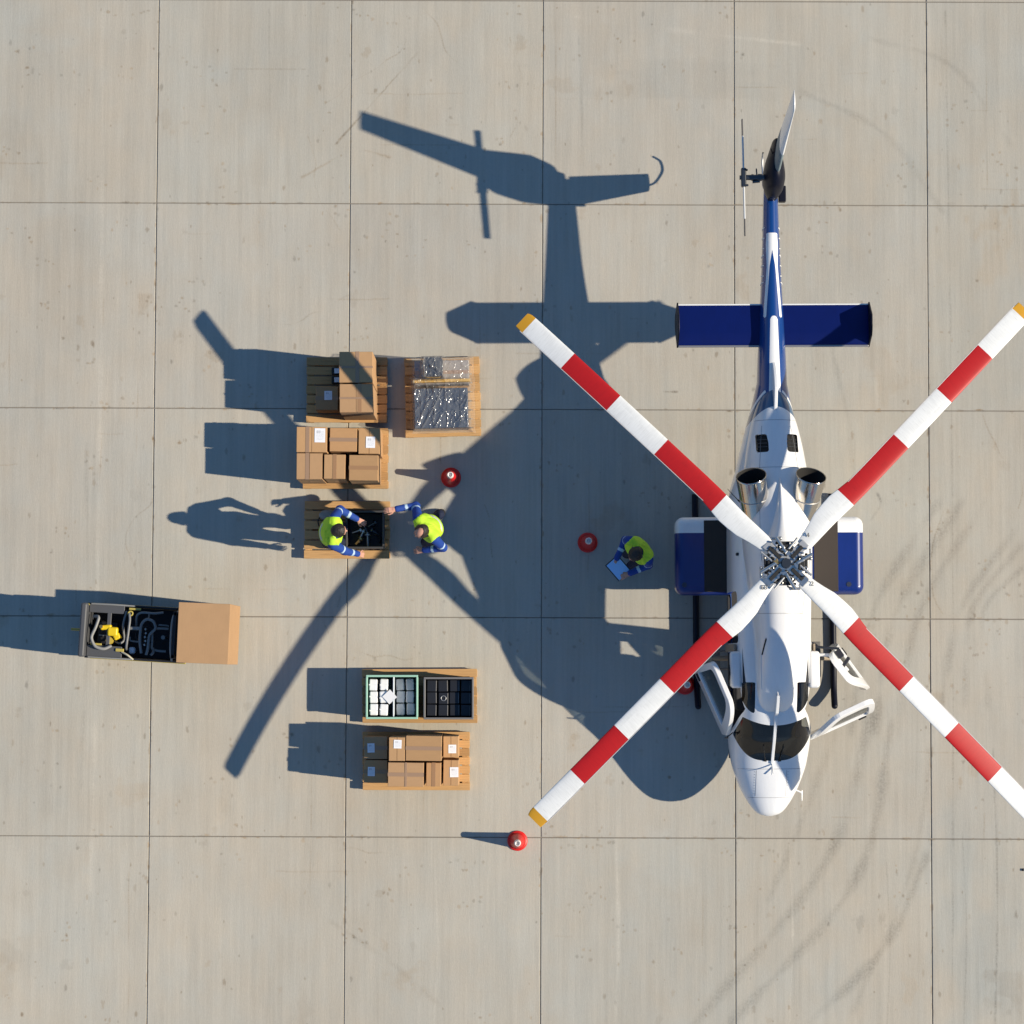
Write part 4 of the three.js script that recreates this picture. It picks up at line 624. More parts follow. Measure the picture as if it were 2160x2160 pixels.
// pallet D with the open tool bin
pallet(-2.384, 0.268, 1.235, 0.83, 'pallet in shade with the worker standing on it', 0, 6);
crate(-2.10, 0.288, 0.53, 0.52, DECK, 0.46, blackPlastic, std(lin(0.05, 0.048, 0.045), 0.5), 'black open bin of metal parts in front of the standing worker', 'parts_bin');
{
  const q = rng(88);
  const spots = [[-2.22, 0.30, 0.15, 0.3], [-2.16, 0.36, 0.18, 1.1], [-2.10, 0.27, 0.16, 2.0], [-2.2, 0.44, 0.12, 0.8], [-2.07, 0.42, 0.2, 1.6], [-2.0, 0.2, 0.14, 0.5], [-1.97, 0.31, 0.13, 2.6]];
  spots.forEach(([x, z, l, a], k) => {
    const p = thing('metal_part', ['bright bent bracket in the parts bin', 'shiny shaft lying across the parts bin', 'dark coupling at the middle of the parts bin', 'small brass fitting near the edge of the parts bin', 'steel flange near the front of the parts bin', 'dark clamp at the rear of the parts bin', 'dull lever at the right of the parts bin'][k], 'metal part', [x, DECK + 0.016, z], a, 'metal parts in the bin');
    const m = [chrome, chrome, darkSteel, brass, steel, darkSteel, darkSteel][k];
    mesh('shaft', bar([-l / 2, 0.25, 0], [l / 2, 0.29, 0], 0.018, 0.014, 10), m, p); mesh('flange', moved(new THREE.CylinderGeometry(0.04, 0.04, 0.02, 16), l * 0.3, 0.285, 0, 0, 0, 1.4), m, p); mesh('foot', rbox(0.05, 0.25, 0.05, 0.01, 2).translate(0, 0.125, 0), darkSteel, p);
  });
  const cp = thing('cardboard_offcut', 'curled cardboard offcut at the right of the parts bin', 'cardboard', [-1.955, DECK + 0.016, 0.42], 0.4);
  mesh('sheet', new THREE.CylinderGeometry(0.07, 0.07, 0.3, 24, 1, true, 0.4, 2.6).translate(0, 0.152, 0), std(lin(0.5, 0.34, 0.2), 0.85, { side: THREE.DoubleSide }), cp);
  const bag = thing('grey_bag', 'pale grey cloth bundle lying on the pallet behind the worker', 'bag', [-2.66, DECK, 0.05], 0.1);
  const g = new THREE.SphereGeometry(0.1, 28, 18).scale(1.25, 0.6, 0.75); const p = g.attributes.position; for (let i = 0; i < p.count; i++) { const k = 1 + 0.25 * (fbm(p.getX(i) * 18 + 9, p.getZ(i) * 18 + p.getY(i) * 9, 3) - 0.5); p.setXYZ(i, p.getX(i) * k, Math.max(-0.045, p.getY(i) * k), p.getZ(i) * k); } g.computeVertexNormals();
  mesh('cloth', g.translate(0, 0.046, 0), std(lin(0.28, 0.29, 0.26), 0.9), bag);
  mesh('strap', tube([[-0.12, 0.04, 0.02], [-0.15, 0.06, 0.09], [-0.14, 0.03, 0.16]], 0.01, 12, 6), matteBlack, bag);
}
// pallet B: wrapped load
pallet(-1.006, -1.662, 1.09, 1.155, 'square pallet whose load is wrapped in clear plastic', 0.025, 9);
{
  const navyCase = std(lin(0.02, 0.035, 0.06), 0.35), greyCard = std(lin(0.30, 0.26, 0.22), 0.8), T = 0.025;
  const c1 = thing('equipment_case', 'dark blue equipment case under the clear plastic wrap', 'case', [-1.02, DECK, -1.46], T);
  mesh('body', rbox(0.78, 0.40, 0.58, 0.02, 3).translate(0, 0.2, 0), navyCase, c1);
  for (let k = 0; k < 4; k++) mesh('lid_rib', rbox(0.03, 0.012, 0.5, 0.004), navyCase, c1).position.set(-0.28 + k * 0.19, 0.404, 0);
  const c2 = thing('grey_carton', 'flat grey carton under the plastic wrap at the back', 'box', [-1.01, DECK, -1.985], T); mesh('body', rbox(0.78, 0.32, 0.34, 0.008, 2).translate(0, 0.16, 0), greyCard, c2); mesh('tape', rbox(0.78, 0.002, 0.05, 0.0008), tapeGrey, c2).position.y = 0.3215;
  const y = thing('yellow_batten', 'yellow batten laid across the wrapped load', 'batten', [-1.01, DECK + 0.32, -1.855], T); mesh('bar', rbox(0.82, 0.09, 0.045, 0.006, 2).translate(0, 0.047, 0), std(lin(0.62, 0.36, 0.06), 0.6), y); mesh('end_cap', rbox(0.03, 0.094, 0.05, 0.006, 2).translate(-0.4, 0.048, 0), std(lin(0.3, 0.2, 0.06), 0.6), y);
  const b = thing('black_bag', 'crumpled black bag bulging out at the back of the wrapped load', 'bag', [-1.13, DECK + 0.322, -2.02], 0);
  const g = rbox(0.29, 0.42, 0.28, 0.07, 10); const p = g.attributes.position; for (let i = 0; i < p.count; i++) { const k = 0.055 * (fbm(p.getX(i) * 14 + 3, p.getZ(i) * 14 + p.getY(i) * 11, 4) - 0.5); p.setXYZ(i, p.getX(i) * (1 + k * 3), p.getY(i) + k * (p.getY(i) > -0.1 ? 1 : 0), p.getZ(i) * (1 + k * 2)); } g.computeVertexNormals();
  mesh('body', g.translate(0, 0.213, 0), phys(lin(0.01, 0.013, 0.016), 0.22, { clearcoat: 0.6 }), b); mesh('tie', tube([[-0.05, 0.43, -0.02], [0, 0.445, 0.03], [0.05, 0.43, -0.01]], 0.012, 12, 6), blackPlastic, b);
  // draped clear sheet
  const nx = 150, nzz = 180, sx = 0.98, sz = 1.12, pos = [], idx = [], uv = [];
  const topY = (x, z) => { // x, z local to the load centre (-1.015, -1.68)
    let h = 0; const add = (x0, x1, z0, z1, hh, soft) => { const d = Math.min(x - x0, x1 - x, z - z0, z1 - z); h = Math.max(h, hh * sstep(-soft, soft * 0.25, d)); };
    add(-0.40, 0.40, -0.08, 0.52, 0.42, 0.085); add(-0.40, 0.41, -0.49, -0.1, 0.34, 0.07); add(-0.42, 0.43, -0.21, -0.14, 0.425, 0.06); add(-0.27, 0.05, -0.49, -0.185, 0.785, 0.045); return h;
  };
  for (let j = 0; j <= nzz; j++) for (let i = 0; i <= nx; i++) {
    const x = (i / nx - 0.5) * sx, z = (j / nzz - 0.5) * sz, h = topY(x, z);
    const rid = (u, p) => Math.pow(Math.max(0, 1 - Math.abs(u) / p), 1.5), wob = 0.06 * (fbm(x * 5 + 2, z * 5, 2) - 0.5);
    const fold = 0.026 * rid(x + 0.06 - 0.55 * (0.1 - z) + wob, 0.022) * (z > -0.15 ? 1 : 0) + 0.026 * rid(x + 0.22 + wob, 0.02) * (z < 0.1 ? 1 : 0) + 0.026 * rid(x - 0.06 + wob, 0.02) * (z < 0.12 ? 1 : 0)
      + 0.025 * Math.pow(1 - Math.abs(2 * fbm(x * 4 + 3 + z * 1.2, z * 1.6 + 8, 2) - 1), 10) + 0.03 * Math.pow(1 - Math.abs(2 * fbm(x * 2.2 - z * 2.6 + 30, z * 2.2 + x + 5, 2) - 1), 12) + 0.010 * fbm(x * 5, z * 4, 3) + 0.014 * Math.pow(1 - Math.abs(2 * fbm(x * 9 + z * 4 + 70, z * 5 - x * 3, 2) - 1), 14) + 0.014 * Math.pow(1 - Math.abs(2 * fbm(x * 6 - z * 7 + 11, z * 6 + x * 8 + 3, 2) - 1), 16) + 0.004 * fbm(x * 22, z * 18, 2);
    pos.push(x, Math.max(0.014, h + 0.012) + fold * (h > 0.1 ? 1 : 0.3), z); uv.push(i / nx, j / nzz);
  }
  for (let j = 0; j < nzz; j++) for (let i = 0; i < nx; i++) { const a = j * (nx + 1) + i; if (Math.max(pos[a * 3 + 1], pos[(a + 1) * 3 + 1], pos[(a + nx + 1) * 3 + 1]) < 0.04) continue; idx.push(a, a + nx + 1, a + 1, a + 1, a + nx + 1, a + nx + 2); }
  const film = new THREE.BufferGeometry(); film.setAttribute('position', new THREE.Float32BufferAttribute(pos, 3)); film.setAttribute('uv', new THREE.Float32BufferAttribute(uv, 2)); film.setIndex(idx); film.computeVertexNormals();
  const f = thing('plastic_wrap', 'clear crinkled plastic sheet draped over the load on the square pallet', 'plastic sheet', [-1.015, DECK + 0.001, -1.68], T);
  mesh('sheet', film, phys(lin(0.96, 0.96, 0.97), 0.11, { transmission: 0.92, thickness: 0, ior: 1.5, side: THREE.DoubleSide }), f);
}

// ------------------------------------------------------------------ cones and small things
function cone(x, z, label) {
  const c = thing('traffic_cone', label, 'cone', [x, 0, z], 0, 'red cones around the helicopter');
  const red = std(lin(0.62, 0.012, 0.008), 0.45), white = std(lin(0.72, 0.68, 0.64), 0.5), L = (a) => new THREE.LatheGeometry(a.map(p => new THREE.Vector2(...p)), 40);
  mesh('base', L([[0.001, 0.001], [0.142, 0.001], [0.146, 0.008], [0.142, 0.024], [0.118, 0.032]]), red, c);
  mesh('body', L([[0.118, 0.03], [0.11, 0.05], [0.05, 0.47]]), red, c);
  mesh('cap', L([[0.05, 0.47], [0.043, 0.55], [0.04, 0.57], [0.028, 0.574], [0.026, 0.545], [0.001, 0.54]]), white, c);
}
cone(-0.886, -0.50, 'red cone nearest the stacked pallets, at the edge of the shadow');
cone(1.097, 0.445, 'red cone in deep shade beside the worker with the tablet');
cone(0.078, 4.744, 'red cone in full sun below the rotor blade tip');
cone(2.50, 2.50, 'red cone mostly hidden beneath the lower left rotor blade');
const tie = thing('tie_down_bar', 'short dark bar lying on the concrete at the right edge', 'bar', [7.44, 0, 5.16], 0);
mesh('bar', rbox(0.2, 0.025, 0.035, 0.008, 2).translate(0, 0.014, 0), rubber, tie); for (const s of [-1, 1]) mesh('bolt', new THREE.CylinderGeometry(0.01, 0.01, 0.012, 6).translate(s * 0.07, 0.03, 0), steel, tie);

// ------------------------------------------------------------------ the lift truck
{
  const t = thing('lift_truck', 'small dark lift truck with open top, tubular frame and yellow engine parts', 'truck', [-5.34, 0, 1.765], -0.06);
  const grey = std(lin(0.075, 0.076, 0.08), 0.55), tubeGrey = std(lin(0.17, 0.17, 0.165), 0.45), paleTube = std(lin(0.24, 0.235, 0.22), 0.5), yellow = std(lin(0.72, 0.50, 0.01), 0.45), oldYellow = std(lin(0.42, 0.33, 0.07), 0.6), dark = std(lin(0.01, 0.0105, 0.014), 0.6);
  // chassis and deck: x runs from the rear (-0.72) to the mast (+0.72)
  mesh('chassis', rbox(1.40, 0.26, 0.72, 0.03, 2).translate(0, 0.24, 0), dark, t);
  mesh('skirt', rbox(1.38, 0.03, 0.03, 0.008, 2).translate(0, 0.36, 0.385), oldYellow, t); mesh('skirt', rbox(1.38, 0.03, 0.03, 0.008, 2).translate(0, 0.36, -0.385), oldYellow, t);
  mesh('counterweight', rbox(0.09, 0.92, 0.76, 0.03, 3).translate(-0.70, 0.62, 0), grey, t);
  mesh('rear_bumper', rbox(0.05, 0.3, 0.7, 0.02, 2).translate(-0.78, 0.3, 0), dark, t);
  mesh('tow_pin', bar([-0.92, 0.72, 0.0], [-0.72, 0.72, 0.0], 0.018), oldYellow, t);
  for (const s of [-1, 1]) {
    mesh('side_panel', rbox(1.36, 0.55, 0.03, 0.01, 2).translate(0.0, 0.62, s * 0.375), dark, t);
    mesh('deck_plate', rbox(0.50, 0.03, s > 0 ? 0.17 : 0.12, 0.01, 2).translate(-0.40, 0.90, s * (s > 0 ? 0.29 : 0.315)), grey, t);
    mesh('grab_rail', tube([[-0.62, 0.93, s * 0.375], [-0.3, 0.955, s * 0.378], [0.0, 0.94, s * 0.375]], 0.012, 16, 8), paleTube, t);
    for (const x of [-0.45, 0.42]) { const w = mesh('wheel', new THREE.TorusGeometry(0.115, 0.055, 12, 28).translate(x, 0.17, s * 0.335), rubber, t); mesh('rim', moved(new THREE.CylinderGeometry(0.085, 0.085, 0.09, 20), x, 0.17, s * 0.335, Math.PI / 2), oldYellow, w); }
  }
  mesh('deck_crossbar', rbox(0.06, 0.03, 0.5, 0.01, 2).translate(-0.36, 0.898, -0.0).translate(0, 0, -0.02), grey, t);
  mesh('bay_floor', rbox(1.3, 0.02, 0.70, 0.005).translate(0, 0.40, 0), dark, t);
  mesh('seat_hoop', tube([[-0.58, 0.9, -0.2], [-0.5, 0.97, -0.19], [-0.53, 0.99, -0.05], [-0.58, 0.99, 0.1], [-0.52, 0.98, 0.22], [-0.40, 0.96, 0.25], [-0.3, 0.93, 0.2]], 0.022, 40, 10), paleTube, t);
  mesh('seat_pan', rbox(0.3, 0.06, 0.34, 0.03, 3).translate(-0.42, 0.6, 0.02), blackPlastic, t);
  // yellow engine block: a lumpy casting with ports
  mesh('engine_block', merge([rbox(0.15, 0.16, 0.13, 0.03, 3).translate(-0.30, 0.86, 0.0), moved(rbox(0.16, 0.1, 0.07, 0.025, 3), -0.40, 0.88, -0.055, 0, 0.15), moved(rbox(0.10, 0.1, 0.09, 0.025, 3), -0.24, 0.87, 0.065, 0, 0.5)]), yellow, t);
  mesh('engine_cap', moved(new THREE.CylinderGeometry(0.05, 0.055, 0.06, 20), -0.34, 0.88, 0.13), std(lin(0.5, 0.36, 0.05), 0.4), t);
  mesh('filler_neck', moved(new THREE.CylinderGeometry(0.025, 0.025, 0.05, 14), -0.46, 0.95, -0.06), brass, t);
  mesh('engine_hose', tube([[-0.3, 0.8, 0.12], [-0.2, 0.86, 0.16], [-0.14, 0.84, 0.1], [-0.16, 0.9, -0.1], [-0.12, 0.92, -0.3]], 0.016, 32, 8), tubeGrey, t);
  mesh('manifold', merge([bar([-0.5, 0.78, 0.06], [-0.36, 0.8, 0.06], 0.014), bar([-0.5, 0.78, 0.06], [-0.5, 0.6, 0.06], 0.014)]), paleTube, t);
  mesh('rear_hoop', tube([[-0.11, 0.62, 0.25], [-0.09, 0.93, 0.22], [-0.07, 0.97, 0.0], [-0.06, 0.97, -0.18], [-0.08, 0.93, -0.28], [-0.1, 0.62, -0.3]], 0.018, 40, 8), tubeGrey, t);
  // tubular cage and control loops in the middle bay
  const T = (pts, r = 0.017, m = tubeGrey, closed = false) => mesh('frame_tube', tube(pts, r, 44, 8, closed), m, t);
  T([[0.02, 0.85, -0.1], [0.03, 0.93, -0.24], [0.10, 0.96, -0.29], [0.28, 0.96, -0.29], [0.4, 0.93, -0.31]]);
  T([[0.13, 0.95, 0.28], [0.10, 0.97, 0.1], [0.11, 0.98, -0.12], [0.18, 0.99, -0.2], [0.27, 0.98, -0.18], [0.31, 0.97, -0.1], [0.3, 0.97, -0.06], [0.23, 0.96, 0.02], [0.22, 0.96, 0.2], [0.2, 0.95, 0.3]], 0.02);
  T([[0.31, 0.92, -0.08], [0.4, 0.9, -0.085], [0.48, 0.88, -0.085]]); T([[-0.08, 0.9, -0.06], [0.02, 0.92, -0.065], [0.11, 0.95, -0.065]], 0.026, paleTube);
  T([[0.26, 0.92, -0.03], [0.27, 0.93, 0.1], [0.27, 0.9, 0.2], [0.33, 0.86, 0.23], [0.46, 0.85, 0.235]]);
  T([[-0.06, 0.84, 0.06], [-0.05, 0.85, 0.11], [0.02, 0.86, 0.12], [0.1, 0.88, 0.12]], 0.013); T([[0.2, 0.9, -0.28], [0.2, 0.93, -0.22], [0.21, 0.97, -0.19]], 0.014); T([[0.26, 0.92, 0.3], [0.29, 0.9, 0.26], [0.28, 0.86, 0.2]], 0.02); T([[0.34, 0.9, -0.13], [0.42, 0.88, -0.13], [0.48, 0.86, -0.125]], 0.013);
  for (let k = 0; k < 5; k++) mesh('control_lever', merge([bar([0.16, 0.7, -0.06 + k * 0.055], [0.165 + 0.01 * (k % 2), 0.93, -0.06 + k * 0.055], 0.008), moved(new THREE.SphereGeometry(0.018, 10, 8), 0.165 + 0.01 * (k % 2), 0.94, -0.06 + k * 0.055)]), steel, t);
  mesh('steering_wheel', moved(new THREE.TorusGeometry(0.13, 0.014, 10, 36), 0.14, 0.78, 0.02, Math.PI / 2 - 0.3), dark, t); mesh('steering_column', bar([0.2, 0.41, 0.02], [0.14, 0.77, 0.02], 0.02), dark, t);
  mesh('lamp', merge([moved(new THREE.CylinderGeometry(0.03, 0.025, 0.03, 16), 0.40, 0.78, 0.04), bar([0.4, 0.41, 0.04], [0.4, 0.77, 0.04], 0.01)]), paleTube, t);
  mesh('white_tank', merge([rbox(0.09, 0.1, 0.1, 0.03, 3).translate(-0.03, 0.74, 0.25), bar([-0.03, 0.41, 0.25], [-0.03, 0.7, 0.25], 0.02)]), std(lin(0.72, 0.75, 0.8), 0.4), t);
  mesh('brake_lever', tube([[-0.15, 0.92, 0.28], [-0.06, 0.95, 0.32], [0.02, 0.93, 0.38]], 0.014, 20, 8), std(lin(0.5, 0.45, 0.32), 0.5), t); mesh('lever_plate', rbox(0.12, 0.02, 0.045, 0.01, 2).translate(-0.18, 0.93, 0.255), oldYellow, t);
  mesh('latch', merge([moved(new THREE.TorusGeometry(0.03, 0.012, 8, 18), -0.06, 0.95, -0.27, Math.PI / 2), rbox(0.17, 0.03, 0.03, 0.008, 2).translate(0.0, 0.945, -0.335)]), oldYellow, t);
  mesh('corner_cap', rbox(0.08, 0.03, 0.03, 0.01, 2).translate(-0.68, 0.90, -0.365), oldYellow, t); mesh('corner_cap', rbox(0.16, 0.02, 0.03, 0.008, 2).translate(-0.52, 0.92, 0.19), oldYellow, t);
  // mast, carriage, forks under the carton
  for (const s of [-1, 1]) { mesh('mast_rail', rbox(0.05, 1.1, 0.06, 0.008, 2).translate(0.60, 0.62, s * 0.3), dark, t); mesh('fork', rbox(0.72, 0.035, 0.12, 0.01, 2).translate(0.995, 0.143, s * 0.22), darkSteel, t); }
  mesh('carriage', rbox(0.04, 0.3, 0.72, 0.01, 2).translate(0.65, 0.3, 0), dark, t);
  mesh('load_guard', tube([[0.58, 1.05, 0.36], [0.565, 1.16, 0.2], [0.56, 1.16, -0.1], [0.575, 1.15, -0.26], [0.63, 1.1, -0.33], [0.64, 0.8, -0.34]], 0.016, 44, 8), paleTube, t);
  mesh('mast_crosshead', rbox(0.05, 0.05, 0.66, 0.01, 2).translate(0.60, 1.145, 0), dark, t);
}

// ------------------------------------------------------------------ people
// naive surface nets over a signed distance field; colour chosen per vertex
function isoMesh(sdf, lo, hi, cell, colour) {
  const n = [0, 1, 2].map(k => Math.ceil((hi[k] - lo[k]) / cell) + 1), [nx, ny, nz_] = n, f = new Float32Array(nx * ny * nz_);
  const id = (i, j, k) => (k * ny + j) * nx + i;
  for (let k = 0; k < nz_; k++) for (let j = 0; j < ny; j++) for (let i = 0; i < nx; i++) f[id(i, j, k)] = sdf(lo[0] + i * cell, lo[1] + j * cell, lo[2] + k * cell);
  const vi = new Int32Array(f.length).fill(-1), pos = [], idx = [];
  for (let k = 0; k < nz_ - 1; k++) for (let j = 0; j < ny - 1; j++) for (let i = 0; i < nx - 1; i++) {
    let m = 0, sx = 0, sy = 0, sz = 0, c = 0; const v = [];
    for (let q = 0; q < 8; q++) { const d = f[id(i + (q & 1), j + ((q >> 1) & 1), k + (q >> 2))]; v.push(d); if (d < 0) m |= 1 << q; }
    if (m === 0 || m === 255) continue;
    for (let a = 0; a < 8; a++) for (const bit of [1, 2, 4]) { const b = a | bit; if (b === a) continue; if ((v[a] < 0) === (v[b] < 0)) continue; const t = v[a] / (v[a] - v[b]); sx += (a & 1) + (bit === 1 ? t : 0); sy += ((a >> 1) & 1) + (bit === 2 ? t : 0); sz += (a >> 2) + (bit === 4 ? t : 0); c++; }
    vi[id(i, j, k)] = pos.length / 3; pos.push(lo[0] + (i + sx / c) * cell, lo[1] + (j + sy / c) * cell, lo[2] + (k + sz / c) * cell);
  }
  const quad = (a, b, c, d, fl) => { if (a < 0 || b < 0 || c < 0 || d < 0) return; fl ? idx.push(a, b, c, a, c, d) : idx.push(a, c, b, a, d, c); };
  for (let k = 1; k < nz_ - 1; k++) for (let j = 1; j < ny - 1; j++) for (let i = 1; i < nx - 1; i++) {
    const a = f[id(i, j, k)] < 0;
    if (a !== f[id(i + 1, j, k)] < 0) quad(vi[id(i, j - 1, k - 1)], vi[id(i, j, k - 1)], vi[id(i, j, k)], vi[id(i, j - 1, k)], a);
    if (a !== f[id(i, j + 1, k)] < 0) quad(vi[id(i - 1, j, k - 1)], vi[id(i - 1, j, k)], vi[id(i, j, k)], vi[id(i, j, k - 1)], a);
    if (a !== f[id(i, j, k + 1)] < 0) quad(vi[id(i - 1, j - 1, k)], vi[id(i, j - 1, k)], vi[id(i, j, k)], vi[id(i - 1, j, k)], a);
  }
  const g = new THREE.BufferGeometry(); g.setAttribute('position', new THREE.Float32BufferAttribute(pos, 3)); g.setIndex(idx); g.computeVertexNormals();
  if (colour) { const col = []; for (let q = 0; q < pos.length; q += 3) col.push(...colour(pos[q], pos[q + 1], pos[q + 2])); g.setAttribute('color', new THREE.Float32BufferAttribute(col, 3)); }
  return g;
}
const smin = (a, b, k) => { const h = Math.max(k - Math.abs(a - b), 0) / k; return Math.min(a, b) - h * h * k * 0.25; };
function cap(x, y, z, b) {                                            // tapered capsule; b = { a, b, r0, r1 }; b.t keeps the place along it
  const dx = b.b.x - b.a.x, dy = b.b.y - b.a.y, dz = b.b.z - b.a.z, px = x - b.a.x, py = y - b.a.y, pz = z - b.a.z;
  const t = clamp((px * dx + py * dy + pz * dz) / (dx * dx + dy * dy + dz * dz + 1e-9)); b.t = t;
  return Math.hypot(px - dx * t, py - dy * t, pz - dz * t) - lerp(b.r0, b.r1, t);
}
const SKIN = [0.52, 0.27, 0.19], NAIL = [0.62, 0.36, 0.29];
// right hand pointing along +x, palm down, thumb towards -z
function handGeo(curl) {
  const bones = [], C = (a, b, r0, r1) => bones.push({ a: V(...a), b: V(...b), r0, r1 });
  for (const z of [-0.027, -0.009, 0.009, 0.026]) C([0.008, 0, z * 0.75], [0.085, 0, z], 0.0155, 0.013);
  C([-0.03, 0, 0], [0.02, 0, 0], 0.026, 0.024);
  const L = [0.074, 0.083, 0.077, 0.06];
  [-0.029, -0.01, 0.0095, 0.028].forEach((z, k) => {
    let p = [0.086, 0, z], a = 0.1; const seg = [0.45, 0.31, 0.24];
    seg.forEach((s, q) => { a += curl * [0.45, 0.55, 0.4][q]; const l = L[k] * s, e = [p[0] + l * Math.cos(a), p[1] - l * Math.sin(a), p[2] + z * 0.12 * s]; C(p, e, 0.0095 - q * 0.0008, 0.0088 - q * 0.0008); p = e; });
  });
  C([0.02, -0.006, -0.022], [0.048, -0.012, -0.048], 0.016, 0.0125); C([0.048, -0.012, -0.048], [0.078, -0.02, -0.06], 0.0118, 0.0105); C([0.078, -0.02, -0.06], [0.1, -0.026, -0.058], 0.0104, 0.0088);
  const sdf = (x, y, z) => { let palm = 1, d = 1; bones.forEach((b, k) => { const q = cap(x, y, z, b); if (k < 5) palm = smin(palm, q, 0.012); else d = Math.min(d, q); }); return smin(palm, d, 0.006); };
  return isoMesh(sdf, [-0.07, -0.1, -0.09], [0.19, 0.04, 0.06], 0.0038, () => SKIN);
}
const handRelaxed = handGeo(0.55), handGrip = handGeo(0.9);
// head: +x is where the face looks; origin at the centre of the skull
function headField() {
  const ell = (x, y, z, cx, cy, cz, rx, ry, rz) => { const k = Math.hypot((x - cx) / rx, (y - cy) / ry, (z - cz) / rz); return (k - 1) * Math.min(rx, ry, rz); };
  return (x, y, z) => {
    const a = Math.abs(z);
    let d = ell(x, y, z, -0.012, 0.025, 0, 0.098, 0.092, 0.077);
    d = smin(d, ell(x, y, z, 0.018, -0.05, 0, 0.068, 0.075, 0.060), 0.04);
    d = smin(d, ell(x, y, z, 0.068, -0.098, 0, 0.026, 0.02, 0.026), 0.025);                 // chin
    d = smin(d, cap(x, y, z, { a: V(0.084, 0.0, 0), b: V(0.104, -0.042, 0), r0: 0.009, r1: 0.014 }), 0.012);   // nose
    d = smin(d, ell(x, y, a, 0.07, 0.012, 0.03, 0.02, 0.01, 0.026), 0.012);                 // brow
    d = smin(d, ell(x, y, a, -0.002, -0.02, 0.079, 0.022, 0.033, 0.009), 0.006);            // ears
    d = Math.max(d, -ell(x, y, a, 0.094, -0.008, 0.032, 0.013, 0.009, 0.015));              // eye sockets
    d = smin(d, ell(x, y, a, 0.079, -0.009, 0.032, 0.012, 0.011, 0.013), 0.003);
    d = smin(d, ell(x, y, z, 0.082, -0.066, 0, 0.012, 0.011, 0.026), 0.008);                // lips
    d = smin(d, cap(x, y, z, { a: V(-0.025, -0.06, 0), b: V(-0.035, -0.2, 0), r0: 0.056, r1: 0.06 }), 0.03);   // neck
    return d;
  };
}
const headSdf = headField();
const headGeo = isoMesh(headSdf, [-0.14, -0.21, -0.11], [0.13, 0.14, 0.11], 0.0042, (x, y, z) => {
  const a = Math.abs(z); if (Math.hypot(x - 0.09, (y + 0.009) * 1.5, a - 0.032) < 0.009) return [0.03, 0.02, 0.015]; if (x > 0.06 && Math.abs(y + 0.009) < 0.009 && Math.abs(a - 0.032) < 0.015) return [0.7, 0.66, 0.62];
  if (x > 0.06 && Math.abs(y - 0.016) < 0.006 && a > 0.014 && a < 0.05) return [0.05, 0.03, 0.02]; if (x > 0.07 && Math.abs(y + 0.067) < 0.009 && a < 0.026) return [0.42, 0.15, 0.12]; return SKIN;
});
const hairFull = isoMesh((x, y, z) => Math.max(headSdf(x, y, z) - 0.012 + 0.004 * (fbm(x * 60 + 9, z * 60 + y * 40, 2) - 0.5) * 2, -(y + 0.04 + Math.max(0, x) * -1.35 + (x > 0.03 ? (x - 0.03) * 1.2 : 0) * -1) + (x < -0.04 ? -0.03 : 0), x - 0.086), [-0.15, -0.14, -0.12], [0.13, 0.16, 0.12], 0.0045);
const hairRing = isoMesh((x, y, z) => Math.max(headSdf(x, y, z) - 0.012 + 0.003 * (fbm(x * 60, z * 60 + y * 50, 2) - 0.5) * 2, -(y + 0.055), -(Math.hypot((x - 0.045) / 0.115, (z) / 0.066) - 1) * 0.07, x - 0.045), [-0.15, -0.14, -0.12], [0.13, 0.16, 0.12], 0.0045);
const bodyMat = std(lin(1, 1, 1), 0.8, { vertexColors: true }), vestMat = std(lin(0.46, 0.72, 0.03), 0.75), vestTape = std(lin(0.55, 0.56, 0.55), 0.35), hairMat = std(lin(0.022, 0.016, 0.012), 0.6);
const JACKET = [0.006, 0.045, 0.26], NAVY = [0.004, 0.010, 0.035], BAND = [0.42, 0.55, 0.66], BOOT = [0.012, 0.012, 0.013];

